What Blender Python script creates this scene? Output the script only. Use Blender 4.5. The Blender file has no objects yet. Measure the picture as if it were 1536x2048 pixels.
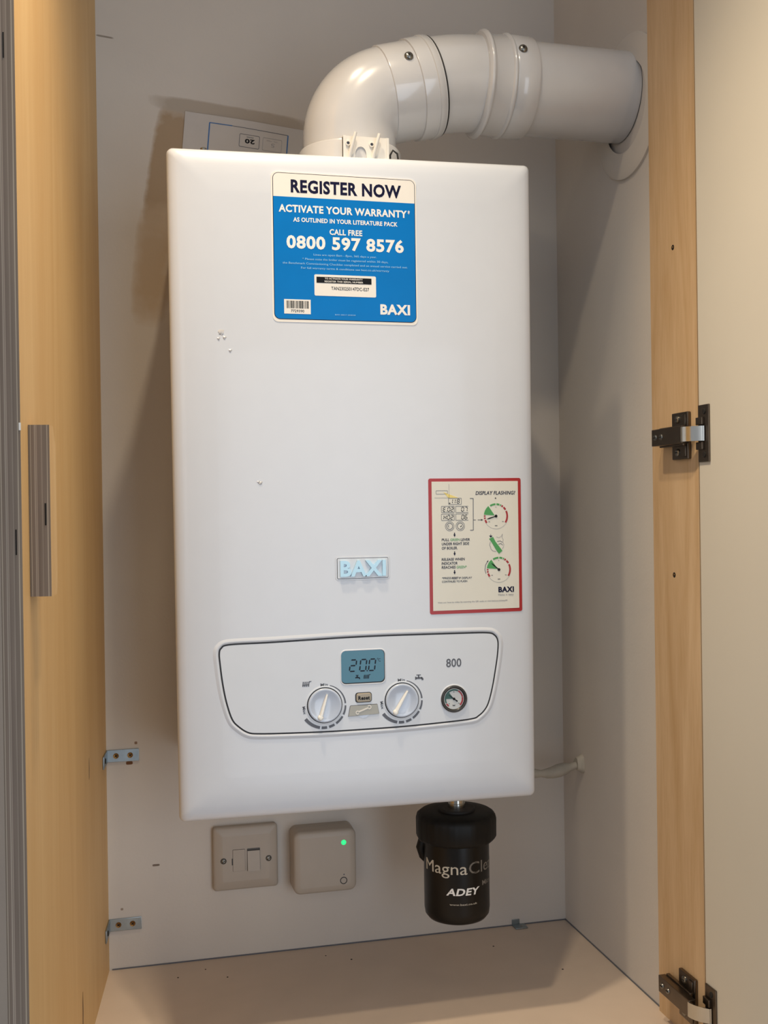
import bpy, bmesh, math, random
from mathutils import Vector, Matrix

# ------------------------------------------------------------------ camera
S = bpy.context.scene
C = S.collection
random.seed(7)
PI = math.pi
cam_d = bpy.data.cameras.new('camera')
cam_d.sensor_fit = 'VERTICAL'
cam_d.sensor_height = 24.0
cam_d.lens = 2150.0 / 2048.0 * 24.0
cam_d.clip_start = 0.02
cam = bpy.data.objects.new('camera', cam_d)
C.objects.link(cam)
_r = ((0.9716726, -0.2359275, -0.0138083), (-0.0145499, -0.0014026, -0.9998932), (0.2358829, 0.9717696, -0.0047956))
cam.matrix_world = Matrix(((_r[0][0], -_r[1][0], -_r[2][0], -0.248238),
                           (_r[0][1], -_r[1][1], -_r[2][1], -1.408296),
                           (_r[0][2], -_r[1][2], -_r[2][2], 0.324247),
                           (0, 0, 0, 1)))
S.camera = cam

# ------------------------------------------------------------------ light
S.view_settings.view_transform = 'Standard'
S.view_settings.look = 'None'
S.view_settings.exposure = 0.0
S.view_settings.gamma = 1.0
S.view_settings.use_curve_mapping = False

W = bpy.data.worlds.new('room_light')
S.world = W
W.use_nodes = True
wn, wl = W.node_tree.nodes, W.node_tree.links
bg = wn['Background']
tc = wn.new('ShaderNodeTexCoord')
sx = wn.new('ShaderNodeSeparateXYZ')
mr = wn.new('ShaderNodeMapRange')
mr.inputs[1].default_value = -1.0
mr.inputs[2].default_value = 1.0
rp = wn.new('ShaderNodeValToRGB')
_el = rp.color_ramp.elements
_stops = ((0.0, (0.07, 0.07, 0.07)), (0.40, (0.26, 0.265, 0.275)), (0.5, (0.54, 0.55, 0.575)), (0.60, (0.62, 0.63, 0.66)), (0.72, (0.70, 0.715, 0.75)), (1.0, (0.50, 0.51, 0.53)))
while len(_el) < len(_stops):
    _el.new(0.5)
for _e, (_p, _c) in zip(_el, _stops):
    _e.position, _e.color = _p, _c + (1,)
wl.new(tc.outputs['Generated'], sx.inputs[0])
wl.new(sx.outputs['Z'], mr.inputs[0])
wl.new(mr.outputs[0], rp.inputs[0])
wl.new(rp.outputs[0], bg.inputs[0])
bg.inputs[1].default_value = 0.67


def area(name, loc, target, sx_, sy_, power, col):
    d = bpy.data.lights.new(name, 'AREA')
    d.shape = 'RECTANGLE'
    d.size, d.size_y, d.energy, d.color = sx_, sy_, power, col
    o = bpy.data.objects.new(name, d)
    C.objects.link(o)
    o.location = loc
    o.rotation_euler = (Vector(target) - Vector(loc)).to_track_quat('-Z', 'Y').to_euler()
    return o


# pair of ceiling downlights in front of the cupboard opening
def downlight(name, loc, tilt, power, size, side=0.0, col=(1.0, 0.82, 0.58)):
    sp = bpy.data.lights.new(name, 'SPOT')
    sp.energy, sp.color = power, col
    sp.spot_size, sp.spot_blend = math.radians(size), 1.0
    sp.shadow_soft_size = 0.022
    so = bpy.data.objects.new(name, sp)
    C.objects.link(so)
    so.location = loc
    so.rotation_euler = (math.radians(tilt), math.radians(-side), 0)


downlight('ceiling_downlight', (-0.177, -0.48, 1.34), -16, 42.0, 92, side=8.0)
downlight('ceiling_downlight', (-0.078, -0.70, 1.345), 6, 21.0, 102)
# tall glazed door of the room behind the photographer
area('glazed_door_light', (0.75, -3.1, -0.02), (0.0, 0, 0.10), 1.25, 1.9, 21.5, (0.80, 0.89, 1.0))
# second window further along the same room
area('window_light', (-1.9, -3.0, 0.7), (0.0, 0, 0.3), 1.3, 1.5, 8.0, (0.88, 0.93, 1.0))


# ------------------------------------------------------------------ materials
def lin(c):
    return tuple(((v / 255.0) / 12.92 if v <= 10 else (((v / 255.0) + 0.055) / 1.055) ** 2.4) for v in c) + (1.0,)


def mat(name, rgb, rough=0.5, metal=0.0, var=0.05, scale=40.0, bump=0.0, coat=0.0, emit=0.0, spec=0.5):
    m = bpy.data.materials.new(name)
    m.use_nodes = True
    n, l = m.node_tree.nodes, m.node_tree.links
    b = n['Principled BSDF']
    b.inputs['Roughness'].default_value = rough
    b.inputs['Metallic'].default_value = metal
    b.inputs['Coat Weight'].default_value = coat
    b.inputs['Coat Roughness'].default_value = 0.06
    b.inputs['Specular IOR Level'].default_value = spec
    t = n.new('ShaderNodeTexCoord')
    z = n.new('ShaderNodeTexNoise')
    z.inputs['Scale'].default_value = scale
    z.inputs['Detail'].default_value = 4
    r = n.new('ShaderNodeValToRGB')
    c = lin(rgb)
    r.color_ramp.elements[0].position = 0.3
    r.color_ramp.elements[1].position = 0.7
    r.color_ramp.elements[0].color = tuple(v * (1 - var) for v in c[:3]) + (1,)
    r.color_ramp.elements[1].color = tuple(min(1, v * (1 + var)) for v in c[:3]) + (1,)
    l.new(t.outputs['Object'], z.inputs['Vector'])
    l.new(z.outputs['Fac'], r.inputs['Fac'])
    l.new(r.outputs['Color'], b.inputs['Base Color'])
    if bump:
        bp = n.new('ShaderNodeBump')
        bp.inputs['Strength'].default_value = bump
        bp.inputs['Distance'].default_value = 0.001
        l.new(z.outputs['Fac'], bp.inputs['Height'])
        l.new(bp.outputs['Normal'], b.inputs['Normal'])
    if emit:
        b.inputs['Emission Color'].default_value = c
        b.inputs['Emission Strength'].default_value = emit
    return m


def wood(name, light, dark, axis='Z', scale=14.0, rough=0.55):
    """pale veneer with grain running along one axis"""
    m = bpy.data.materials.new(name)
    m.use_nodes = True
    n, l = m.node_tree.nodes, m.node_tree.links
    b = n['Principled BSDF']
    b.inputs['Roughness'].default_value = rough
    b.inputs['Specular IOR Level'].default_value = 0.35
    t = n.new('ShaderNodeTexCoord')
    mp = n.new('ShaderNodeMapping')
    mp.inputs['Scale'].default_value = (1, 1, 0.09)
    z = n.new('ShaderNodeTexNoise')
    z.inputs['Scale'].default_value = scale
    z.inputs['Detail'].default_value = 6
    z.inputs['Distortion'].default_value = 1.2
    z2 = n.new('ShaderNodeTexNoise')
    z2.inputs['Scale'].default_value = scale * 12
    z2.inputs['Detail'].default_value = 3
    mx = n.new('ShaderNodeMath')
    mx.operation = 'MULTIPLY_ADD'
    mx.inputs[1].default_value = 0.3
    r = n.new('ShaderNodeValToRGB')
    r.color_ramp.elements[0].position = 0.45
    r.color_ramp.elements[1].position = 0.85
    r.color_ramp.elements[0].color = lin(dark)
    r.color_ramp.elements[1].color = lin(light)
    l.new(t.outputs['Object'], mp.inputs['Vector'])
    l.new(mp.outputs[0], z.inputs['Vector'])
    l.new(mp.outputs[0], z2.inputs['Vector'])
    l.new(z2.outputs['Fac'], mx.inputs[0])
    l.new(z.outputs['Fac'], mx.inputs[2])
    l.new(mx.outputs[0], r.inputs['Fac'])
    l.new(r.outputs['Color'], b.inputs['Base Color'])
    return m


def ply_edge(name, thick):
    """cut plywood edge: glued veneers striped across the local X axis, worn and a little ragged"""
    m = bpy.data.materials.new(name)
    m.use_nodes = True
    n, l = m.node_tree.nodes, m.node_tree.links
    b = n['Principled BSDF']
    b.inputs['Roughness'].default_value = 0.8
    t = n.new('ShaderNodeTexCoord')
    s = n.new('ShaderNodeSeparateXYZ')
    nz = n.new('ShaderNodeTexNoise')
    mp = n.new('ShaderNodeMapping')
    mp.inputs['Scale'].default_value = (300, 300, 9)
    nz.inputs['Scale'].default_value = 1.0
    nz.inputs['Detail'].default_value = 4
    l.new(t.outputs['Object'], mp.inputs[0])
    l.new(mp.outputs[0], nz.inputs['Vector'])
    l.new(t.outputs['Object'], s.inputs[0])
    a = n.new('ShaderNodeMath')
    a.operation = 'MULTIPLY_ADD'
    a.inputs[1].default_value = 1.0 / thick
    a.inputs[2].default_value = 2.0
    l.new(s.outputs['X'], a.inputs[0])
    ad = n.new('ShaderNodeMath')
    ad.operation = 'MULTIPLY_ADD'
    ad.inputs[1].default_value = 0.04
    l.new(nz.outputs['Fac'], ad.inputs[0])
    l.new(a.outputs[0], ad.inputs[2])
    fr = n.new('ShaderNodeMath')
    fr.operation = 'FRACT'
    l.new(ad.outputs[0], fr.inputs[0])
    r = n.new('ShaderNodeValToRGB')
    e = r.color_ramp.elements
    stops = [(0.0, (120, 104, 88)), (0.10, (104, 90, 76)), (0.14, (172, 155, 136)), (0.17, (112, 96, 82)), (0.30, (120, 103, 90)),
             (0.33, (175, 160, 142)), (0.37, (110, 94, 82)), (0.40, (168, 150, 132)), (0.44, (112, 96, 84)), (0.62, (122, 106, 92)),
             (0.65, (150, 134, 118)), (0.68, (112, 97, 84)), (0.85, (120, 104, 90)), (0.89, (185, 168, 145)), (0.93, (112, 96, 82)), (1.0, (128, 110, 92))]
    while len(e) < len(stops):
        e.new(0.5)
    for el, (p_, c_) in zip(e, stops):
        el.position, el.color = p_, lin(c_)
    mix = n.new('ShaderNodeMix')
    mix.data_type = 'RGBA'
    mix.blend_type = 'MULTIPLY'
    mix.inputs[0].default_value = 0.5
    l.new(fr.outputs[0], r.inputs['Fac'])
    l.new(r.outputs['Color'], mix.inputs[6])
    l.new(nz.outputs['Fac'], mix.inputs[7])
    gm = n.new('ShaderNodeGamma')
    gm.inputs[1].default_value = 0.8
    l.new(mix.outputs[2], gm.inputs[0])
    l.new(gm.outputs[0], b.inputs['Base Color'])
    return m


M = {}
M['enamel'] = mat('white_enamel', (215, 220, 228), 0.28, var=0.008, coat=0.2)
M['panel_white'] = mat('panel_white', (220, 226, 234), 0.40, var=0.01)
M['flue_white'] = mat('flue_white', (203, 202, 202), 0.22, var=0.015, coat=0.6)
M['plastic_white'] = mat('white_plastic', (232, 228, 220), 0.4, var=0.02)
M['plastic_grey'] = mat('grey_white_plastic', (206, 200, 192), 0.7, var=0.015)
M['switch_white'] = mat('switch_white', (176, 166, 154), 0.42, var=0.015)
M['sticker_white'] = mat('sticker_white', (240, 236, 228), 0.35, var=0.01)
M['sticker_blue'] = mat('sticker_blue', (0, 120, 200), 0.34, var=0.05, scale=18, bump=0.35, spec=0.15)
M['sticker_red'] = mat('sticker_red', (170, 28, 32), 0.35, var=0.03)
M['sticker_cream'] = mat('sticker_cream', (228, 226, 214), 0.4, var=0.01)
M['navy'] = mat('navy_ink', (8, 9, 50), 0.45, var=0.03, spec=0.2)
M['ink'] = mat('black_ink', (14, 14, 17), 0.45, var=0.03, spec=0.2)
M['grey_ink'] = mat('grey_ink', (92, 95, 104), 0.45, var=0.03)
M['pale_ink'] = mat('pale_grey_ink', (160, 160, 162), 0.5, var=0.03)
M['white_ink'] = mat('white_ink', (243, 241, 236), 0.4, var=0.01)
M['pale_blue_ink'] = mat('pale_blue_ink', (150, 205, 240), 0.4, var=0.02)
M['green_ink'] = mat('green_ink', (72, 158, 84), 0.4, var=0.03)
M['red_ink'] = mat('red_ink', (165, 30, 38), 0.4, var=0.03)
M['yellow_ink'] = mat('yellow_ink', (240, 220, 130), 0.4, var=0.03)
M['gloss_blue'] = mat('gloss_pale_blue', (176, 222, 246), 0.15, var=0.01, coat=0.6)
M['lcd'] = mat('lcd_glass', (38, 112, 136), 0.22, var=0.02)
M['lcd_ink'] = mat('lcd_segments', (8, 26, 40), 0.4, var=0.02, spec=0.2)
M['groove'] = mat('dark_groove', (38, 40, 46), 0.5, var=0.05)
M['bezel'] = mat('gauge_bezel', (40, 38, 36), 0.35, var=0.05, coat=0.3)
M['dial'] = mat('gauge_dial', (206, 208, 206), 0.3, var=0.02)
M['dial_green'] = mat('dial_green', (24, 84, 72), 0.35, var=0.03)
M['knob'] = mat('knob_plastic', (196, 206, 222), 0.16, var=0.01, coat=0.5)
M['pointer'] = mat('pointer_plastic', (244, 243, 236), 0.2, var=0.01)
M['button_grey'] = mat('button_grey', (168, 158, 140), 0.4, var=0.03)
M['flap_grey'] = mat('flap_grey', (172, 172, 164), 0.4, var=0.03)
M['black_plastic'] = mat('black_plastic', (11, 11, 11), 0.5, var=0.12, scale=90, spec=0.3)
M['black_gloss'] = mat('black_gloss', (14, 13, 12), 0.32, var=0.1, spec=0.35)
M['silver_ink'] = mat('silver_ink', (205, 196, 178), 0.3, var=0.03)
M['dim_ink'] = mat('dim_silver_ink', (118, 112, 104), 0.4, var=0.03)
M['steel'] = mat('bright_steel', (205, 205, 200), 0.16, 1.0, var=0.04)
M['zinc'] = mat('zinc_steel', (150, 160, 165), 0.38, 1.0, var=0.12, scale=60)
M['nickel'] = mat('dark_nickel', (112, 102, 92), 0.30, 1.0, var=0.08, scale=50)
M['brass'] = mat('brass_screw', (132, 98, 58), 0.38, 1.0, var=0.1)
M['screw'] = mat('steel_screw', (140, 140, 136), 0.3, 1.0, var=0.08)
M['dark_hole'] = mat('dark_hole', (24, 20, 17), 0.9, var=0.1)
M['rubber'] = mat('black_rubber', (34, 32, 31), 0.6, var=0.1)
M['led'] = mat('green_led', (40, 240, 130), 0.3, var=0.0, emit=1.1)
M['paper'] = mat('white_paper', (192, 188, 185), 0.7, var=0.02)
M['paper_blue'] = mat('paper_blue', (62, 108, 164), 0.6, var=0.12, scale=160)
M['mastic'] = mat('white_mastic', (176, 170, 158), 0.6, var=0.10, scale=60, bump=0.6)
M['floor'] = mat('shelf_laminate', (205, 188, 172), 0.45, var=0.03, scale=22)
M['door'] = mat('door_laminate', (212, 205, 190), 0.5, var=0.015, scale=6)
M['birch'] = wood('birch_veneer', (222, 186, 132), (212, 172, 116))
M['pine'] = wood('pine_veneer', (214, 184, 146), (192, 158, 116), scale=26)
M['ply'] = ply_edge('plywood_edge', 0.0172)
M['ceiling'] = mat('ceiling_paint', (225, 220, 210), 0.9, var=0.02)


def wall_mat(name, stains=()):
    """matt plaster paint; the stains are bare plaster patches and small marks with their own ragged outlines"""
    m = bpy.data.materials.new(name)
    m.use_nodes = True
    n, l = m.node_tree.nodes, m.node_tree.links
    b = n['Principled BSDF']
    b.inputs['Roughness'].default_value = 0.85
    b.inputs['Specular IOR Level'].default_value = 0.2
    t = n.new('ShaderNodeTexCoord')
    z = n.new('ShaderNodeTexNoise')
    z.inputs['Scale'].default_value = 5
    z.inputs['Detail'].default_value = 5
    r = n.new('ShaderNodeValToRGB')
    r.color_ramp.elements[0].position = 0.3
    r.color_ramp.elements[1].position = 0.7
    r.color_ramp.elements[0].color = lin((202, 196, 190))
    r.color_ramp.elements[1].color = lin((210, 204, 196))
    l.new(t.outputs['Object'], z.inputs['Vector'])
    l.new(z.outputs['Fac'], r.inputs['Fac'])
    col = r.outputs['Color']
    zn = n.new('ShaderNodeTexNoise')
    zn.inputs['Scale'].default_value = 60
    zn.inputs['Detail'].default_value = 3
    l.new(t.outputs['Object'], zn.inputs['Vector'])
    for (cx, cz, hx, hz, tilt, soft, rag, c) in stains:
        mp = n.new('ShaderNodeMapping')
        mp.vector_type = 'TEXTURE'
        mp.inputs['Location'].default_value = (cx, 0, cz)
        mp.inputs['Rotation'].default_value = (0, tilt, 0)
        l.new(t.outputs['Object'], mp.inputs[0])
        s = n.new('ShaderNodeSeparateXYZ')
        l.new(mp.outputs[0], s.inputs[0])
        parts = []
        for ax, h in (('X', hx), ('Z', hz)):
            a = n.new('ShaderNodeMath'); a.operation = 'ABSOLUTE'
            l.new(s.outputs[ax], a.inputs[0])
            d = n.new('ShaderNodeMath'); d.operation = 'DIVIDE'; d.inputs[1].default_value = h
            l.new(a.outputs[0], d.inputs[0])
            p = n.new('ShaderNodeMath'); p.operation = 'POWER'; p.inputs[1].default_value = 4
            l.new(d.outputs[0], p.inputs[0])
            parts.append(p)
        sm = n.new('ShaderNodeMath'); sm.operation = 'ADD'
        l.new(parts[0].outputs[0], sm.inputs[0]); l.new(parts[1].outputs[0], sm.inputs[1])
        ad = n.new('ShaderNodeMath'); ad.operation = 'MULTIPLY_ADD'; ad.inputs[1].default_value = rag
        l.new(zn.outputs['Fac'], ad.inputs[0]); l.new(sm.outputs[0], ad.inputs[2])
        k = n.new('ShaderNodeMapRange')
        k.inputs[1].default_value = 1 + rag * 0.5 + soft
        k.inputs[2].default_value = 1 + rag * 0.5 - soft
        k.inputs[3].default_value = 0
        k.inputs[4].default_value = 1
        l.new(ad.outputs[0], k.inputs[0])
        mx = n.new('ShaderNodeMix'); mx.data_type = 'RGBA'
        l.new(k.outputs[0], mx.inputs[0])
        l.new(col, mx.inputs[6])
        mx.inputs[7].default_value = lin(c)
        col = mx.outputs[2]
    l.new(col, b.inputs['Base Color'])
    bp = n.new('ShaderNodeBump')
    bp.inputs['Strength'].default_value = 0.15
    bp.inputs['Distance'].default_value = 0.001
    zf = n.new('ShaderNodeTexNoise')
    zf.inputs['Scale'].default_value = 260
    l.new(t.outputs['Object'], zf.inputs['Vector'])
    l.new(zf.outputs['Fac'], bp.inputs['Height'])
    l.new(bp.outputs['Normal'], b.inputs['Normal'])
    return m


# ------------------------------------------------------------------ mesh helpers
class MB:
    """collects shapes into one mesh; each shape may carry its own material"""
    def __init__(self):
        self.bm = bmesh.new()
        self.mats = []

    def mi(self, m):
        if m not in self.mats:
            self.mats.append(m)
        return self.mats.index(m)

    def face(self, pts, m, smooth=False):
        vs = [self.bm.verts.new(p) for p in pts]
        f = self.bm.faces.new(vs)
        f.material_index = self.mi(m)
        f.smooth = smooth
        return f

    def box(self, lo, hi, m, bevel=0.0, seg=2, mtx=None, smooth=True):
        i = self.mi(m)
        r = bmesh.ops.create_cube(self.bm, size=1)
        vs = r['verts']
        for v in vs:
            v.co = Vector([(lo[k] + hi[k]) / 2 + v.co[k] * (hi[k] - lo[k]) for k in range(3)])
        if mtx is not None:
            for v in vs:
                v.co = mtx @ v.co
        fs = set(f for v in vs for f in v.link_faces)
        for f in fs:
            f.material_index = i
        if bevel:
            es = list(set(e for v in vs for e in v.link_edges))
            rr = bmesh.ops.bevel(self.bm, geom=es, offset=bevel, segments=seg, profile=0.6, affect='EDGES', material=-1)
            for f in rr['faces']:
                f.material_index = i
                f.smooth = smooth
        return fs

    def grid(self, rows, m, close_u=False, close_v=False, smooth=True):
        """rows of points -> quads"""
        i = self.mi(m)
        V = [[self.bm.verts.new(p) for p in row] for row in rows]
        nr, nc = len(V), len(V[0])
        for a in range(nr if close_v else nr - 1):
            for b in range(nc if close_u else nc - 1):
                q = [V[a][b], V[a][(b + 1) % nc], V[(a + 1) % nr][(b + 1) % nc], V[(a + 1) % nr][b]]
                f = self.bm.faces.new(q)
                f.material_index = i
                f.smooth = smooth
        return V

    def cap(self, ring, m, flip=False):
        f = self.bm.faces.new(list(reversed(ring)) if flip else ring)
        f.material_index = self.mi(m)
        return f

    def lathe(self, prof, m, base, axis=(0, 0, 1), seg=48, cap0=True, cap1=True, ref=None, wob=None):
        """profile of (radius, height) about an axis"""
        ax = Vector(axis).normalized()
        u = Vector(ref) if ref else (Vector((1, 0, 0)) if abs(ax.x) < 0.9 else Vector((0, 1, 0)))
        u = (u - ax * u.dot(ax)).normalized()
        w = ax.cross(u)
        rows = []
        for r, h in prof:
            rows.append([Vector(base) + ax * h + (u * math.cos(2 * PI * k / seg) + w * math.sin(2 * PI * k / seg)) * (r if not wob else wob(r, h, 2 * PI * k / seg)) for k in range(seg)])
        V = self.grid(rows, m, close_u=True)
        if cap0:
            self.cap(V[0], m, True)
        if cap1:
            self.cap(V[-1], m)
        return V

    def tube(self, pts, radii, m, seg=24, caps=True):
        pts = [Vector(p) for p in pts]
        if not hasattr(radii, '__len__'):
            radii = [radii] * len(pts)
        rows = []
        t0 = (pts[1] - pts[0]).normalized()
        u = t0.orthogonal().normalized()
        for k, p in enumerate(pts):
            if k == 0:
                t = t0
            elif k == len(pts) - 1:
                t = (pts[-1] - pts[-2]).normalized()
            else:
                t = ((pts[k + 1] - p).normalized() + (p - pts[k - 1]).normalized()).normalized()
            u = (u - t * u.dot(t)).normalized()
            w = t.cross(u)
            rows.append([p + (u * math.cos(2 * PI * j / seg) + w * math.sin(2 * PI * j / seg)) * radii[k] for j in range(seg)])
        V = self.grid(rows, m, close_u=True)
        if caps:
            self.cap(V[0], m, True)
            self.cap(V[-1], m)
        return V

    def poly(self, xz, y0, y1, m):
        """flat shape in the XZ plane given thickness from y0 (front) to y1 (back)"""
        a = sum(xz[k][0] * xz[(k + 1) % len(xz)][1] - xz[(k + 1) % len(xz)][0] * xz[k][1] for k in range(len(xz)))
        if a < 0:
            xz = list(reversed(xz))
        i = self.mi(m)
        F = [self.bm.verts.new((x, y0, z)) for x, z in xz]
        B = [self.bm.verts.new((x, y1, z)) for x, z in xz]
        f = self.bm.faces.new(F); f.material_index = i
        f = self.bm.faces.new(list(reversed(B))); f.material_index = i
        for k in range(len(F)):
            q = (k + 1) % len(F)
            f = self.bm.faces.new([F[q], F[k], B[k], B[q]]); f.material_index = i

    def rect(self, x0, x1, z0, z1, y0, y1, m, r=0.0, seg=6):
        self.poly(rrect(x0, x1, z0, z1, r, seg), y0, y1, m)

    def line(self, pts, w, y0, y1, m, closed=False):
        """stroke of constant (or listed) width drawn in the XZ plane"""
        n = len(pts)
        ws = w if hasattr(w, '__len__') else [w] * n
        L, R = [], []
        for k in range(n):
            a = Vector(pts[(k - 1) % n] if (closed or k) else pts[0])
            b = Vector(pts[(k + 1) % n] if (closed or k < n - 1) else pts[-1])
            c = Vector(pts[k])
            d1 = (c - a).normalized() if (c - a).length > 1e-9 else (b - c).normalized()
            d2 = (b - c).normalized() if (b - c).length > 1e-9 else d1
            t = (d1 + d2)
            t = t.normalized() if t.length > 1e-6 else d1
            nn = Vector((-t.y, t.x))
            s = ws[k] / 2 / max(0.5, nn.dot(Vector((-d1.y, d1.x))))
            L.append(c + nn * s)
            R.append(c - nn * s)
        for k in range(n if closed else n - 1):
            q = (k + 1) % n
            self.poly([tuple(L[k]), tuple(L[q]), tuple(R[q]), tuple(R[k])], y0, y1, m)

    def disc(self, cx, cz, r, y0, y1, m, seg=40):
        self.poly([(cx + r * math.cos(2 * PI * k / seg), cz + r * math.sin(2 * PI * k / seg)) for k in range(seg)], y0, y1, m)

    def arc(self, cx, cz, r, a0, a1, w, y0, y1, m, n=14):
        ws = w if isinstance(w, tuple) else (w, w)
        rs = r if isinstance(r, tuple) else (r, r)
        pts, wd = [], []
        for k in range(n + 1):
            f = k / n
            a = math.radians(a0 + (a1 - a0) * f)
            rr = rs[0] + (rs[1] - rs[0]) * f
            pts.append((cx + rr * math.cos(a), cz + rr * math.sin(a)))
            wd.append(ws[0] + (ws[1] - ws[0]) * f)
        self.line(pts, wd, y0, y1, m)

    def ribbon(self, xz, prof, m):
        """moulding swept along a closed outline (anticlockwise): prof is a list of (offset outwards, y)"""
        n = len(xz)
        N = []
        for k in range(n):
            a, b = Vector(xz[(k - 1) % n]), Vector(xz[(k + 1) % n])
            t = (b - a).normalized()
            N.append(Vector((t.y, -t.x)))
        rows = [[(xz[k][0] + N[k].x * o, y, xz[k][1] + N[k].y * o) for k in range(n)] for o, y in prof]
        self.grid(rows, m, close_u=True)

    def text(self, s, m, y, x0=None, x1=None, z0=0.0, h=None, bold=0.0, thick=0.0002, slant=0.0, xc=None, rot=0.0, wrap=None):
        """lettering lying on the XZ plane facing -Y, fitted between x0 and x1 with capital height h on base line z0"""
        V, F = glyphs(s, bold, 1.0 + bold * 2.2)
        if not V:
            return
        xs = [v[0] for v in V]
        w = max(xs) - min(xs)
        sy = h / CAP if h else None
        sx_ = (x1 - x0) / w if x1 is not None else sy
        if sy is None:
            sy = sx_
        if xc is not None:
            x0 = xc - sx_ * w / 2
        i = self.mi(m)
        mn = min(xs)
        zs = [v[2] for v in V]
        zlo, zhi = min(zs), max(zs)
        out = []
        for v in V:
            px = x0 + (v[0] - mn) * sx_ + v[1] * sy * slant
            pz = z0 + v[1] * sy
            f = (v[2] - zlo) / max(1e-9, zhi - zlo)
            if rot:
                cx = (x0 + x0 + w * sx_) / 2
                cz = z0 + h / 2
                dx, dz = px - cx, pz - cz
                px = cx + dx * math.cos(rot) - dz * math.sin(rot)
                pz = cz + dx * math.sin(rot) + dz * math.cos(rot)
            if wrap:
                ccx, ccy, rr = wrap
                a = px / rr
                r2 = rr + thick * f
                out.append((ccx + r2 * math.sin(a), ccy - r2 * math.cos(a), pz))
            else:
                out.append((px, y - thick * f, pz))
        vs = [self.bm.verts.new(p) for p in out]
        for f in F:
            try:
                fc = self.bm.faces.new([vs[k] for k in f])
                fc.material_index = i
            except ValueError:
                pass

    def map(self, fn):
        for v in self.bm.verts:
            v.co = Vector(fn(v.co))

    def obj(self, name, parent=None, loc=None, label=None, cat=None, group=None, kind=None, sharp=35, fixn=True):
        if fixn:
            bmesh.ops.recalc_face_normals(self.bm, faces=self.bm.faces)
        for e in self.bm.edges:
            if len(e.link_faces) == 2 and e.calc_face_angle(0) > math.radians(sharp):
                e.smooth = False
        me = bpy.data.meshes.new(name)
        if loc is not None and parent is None:
            bmesh.ops.translate(self.bm, verts=self.bm.verts, vec=-Vector(loc))
        elif parent is not None:
            bmesh.ops.translate(self.bm, verts=self.bm.verts, vec=-ORI[parent.name])
        self.bm.to_mesh(me)
        self.bm.free()
        for m in self.mats:
            me.materials.append(m)
        o = bpy.data.objects.new(name, me)
        C.objects.link(o)
        if parent is not None:
            o.parent = parent
            ORI[o.name] = ORI[parent.name]
        else:
            o.location = loc if loc is not None else (0, 0, 0)
            ORI[o.name] = Vector(loc) if loc is not None else Vector((0, 0, 0))
        tag(o, label, cat, group, kind)
        return o


ORI = {}


def tag(o, label=None, cat=None, group=None, kind=None):
    for k, v in (('label', label), ('category', cat), ('group', group), ('kind', kind)):
        if v:
            o[k] = v


def empty(name, loc, label, cat, group=None):
    o = bpy.data.objects.new(name, None)
    o.empty_display_size = 0.05
    C.objects.link(o)
    o.location = loc
    ORI[o.name] = Vector(loc)
    tag(o, label, cat, group)
    return o


def rrect(x0, x1, z0, z1, r=0.0, seg=6):
    if r <= 0:
        return [(x0, z0), (x1, z0), (x1, z1), (x0, z1)]
    p = []
    for cx, cz, a in ((x1 - r, z0 + r, -90), (x1 - r, z1 - r, 0), (x0 + r, z1 - r, 90), (x0 + r, z0 + r, 180)):
        for k in range(seg + 1):
            t = math.radians(a + 90 * k / seg)
            p.append((cx + r * math.cos(t), cz + r * math.sin(t)))
    return p


_G = {}


def glyphs(s, bold, gap=1.0):
    key = (s, bold, gap)
    if key not in _G:
        cu = bpy.data.curves.new('lettering', 'FONT')
        cu.body = s
        cu.size = 1.0
        cu.extrude = 0.01
        cu.offset = bold
        cu.space_character = gap
        cu.resolution_u = 3
        ob = bpy.data.objects.new('lettering', cu)
        C.objects.link(ob)
        dg = bpy.context.evaluated_depsgraph_get()
        me = bpy.data.meshes.new_from_object(ob.evaluated_get(dg))
        _G[key] = ([tuple(v.co) for v in me.vertices], [tuple(p.vertices) for p in me.polygons])
        bpy.data.objects.remove(ob)
        bpy.data.curves.remove(cu)
        bpy.data.meshes.remove(me)
    return _G[key]


CAP = max(v[1] for v in glyphs('H', 0.0)[0])


def smooth_loop(P, per=5):
    n = len(P)
    out = []
    for k in range(n):
        p0, p1, p2, p3 = (Vector(P[(k + d) % n]) for d in (-1, 0, 1, 2))
        for j in range(per):
            t = j / per
            out.append(tuple(0.5 * ((2 * p1) + (p2 - p0) * t + (2 * p0 - 5 * p1 + 4 * p2 - p3) * t * t + (3 * p1 - p0 - 3 * p2 + p3) * t ** 3)))
    a = sum(out[k][0] * out[(k + 1) % len(out)][1] - out[(k + 1) % len(out)][0] * out[k][1] for k in range(len(out)))
    return out if a > 0 else list(reversed(out))


def circle(cx, cz, r, n=48):
    return [(cx + r * math.cos(2 * PI * k / n), cz + r * math.sin(2 * PI * k / n)) for k in range(n)]


SEG7 = {'0': 'abcdef', '1': 'bc', '2': 'abged', '3': 'abgcd', '4': 'fgbc', '5': 'afgcd', '6': 'afgedc', '7': 'abc', '8': 'abcdefg', '9': 'abcdfg', 'E': 'afged', 'H': 'fgebc'}


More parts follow.
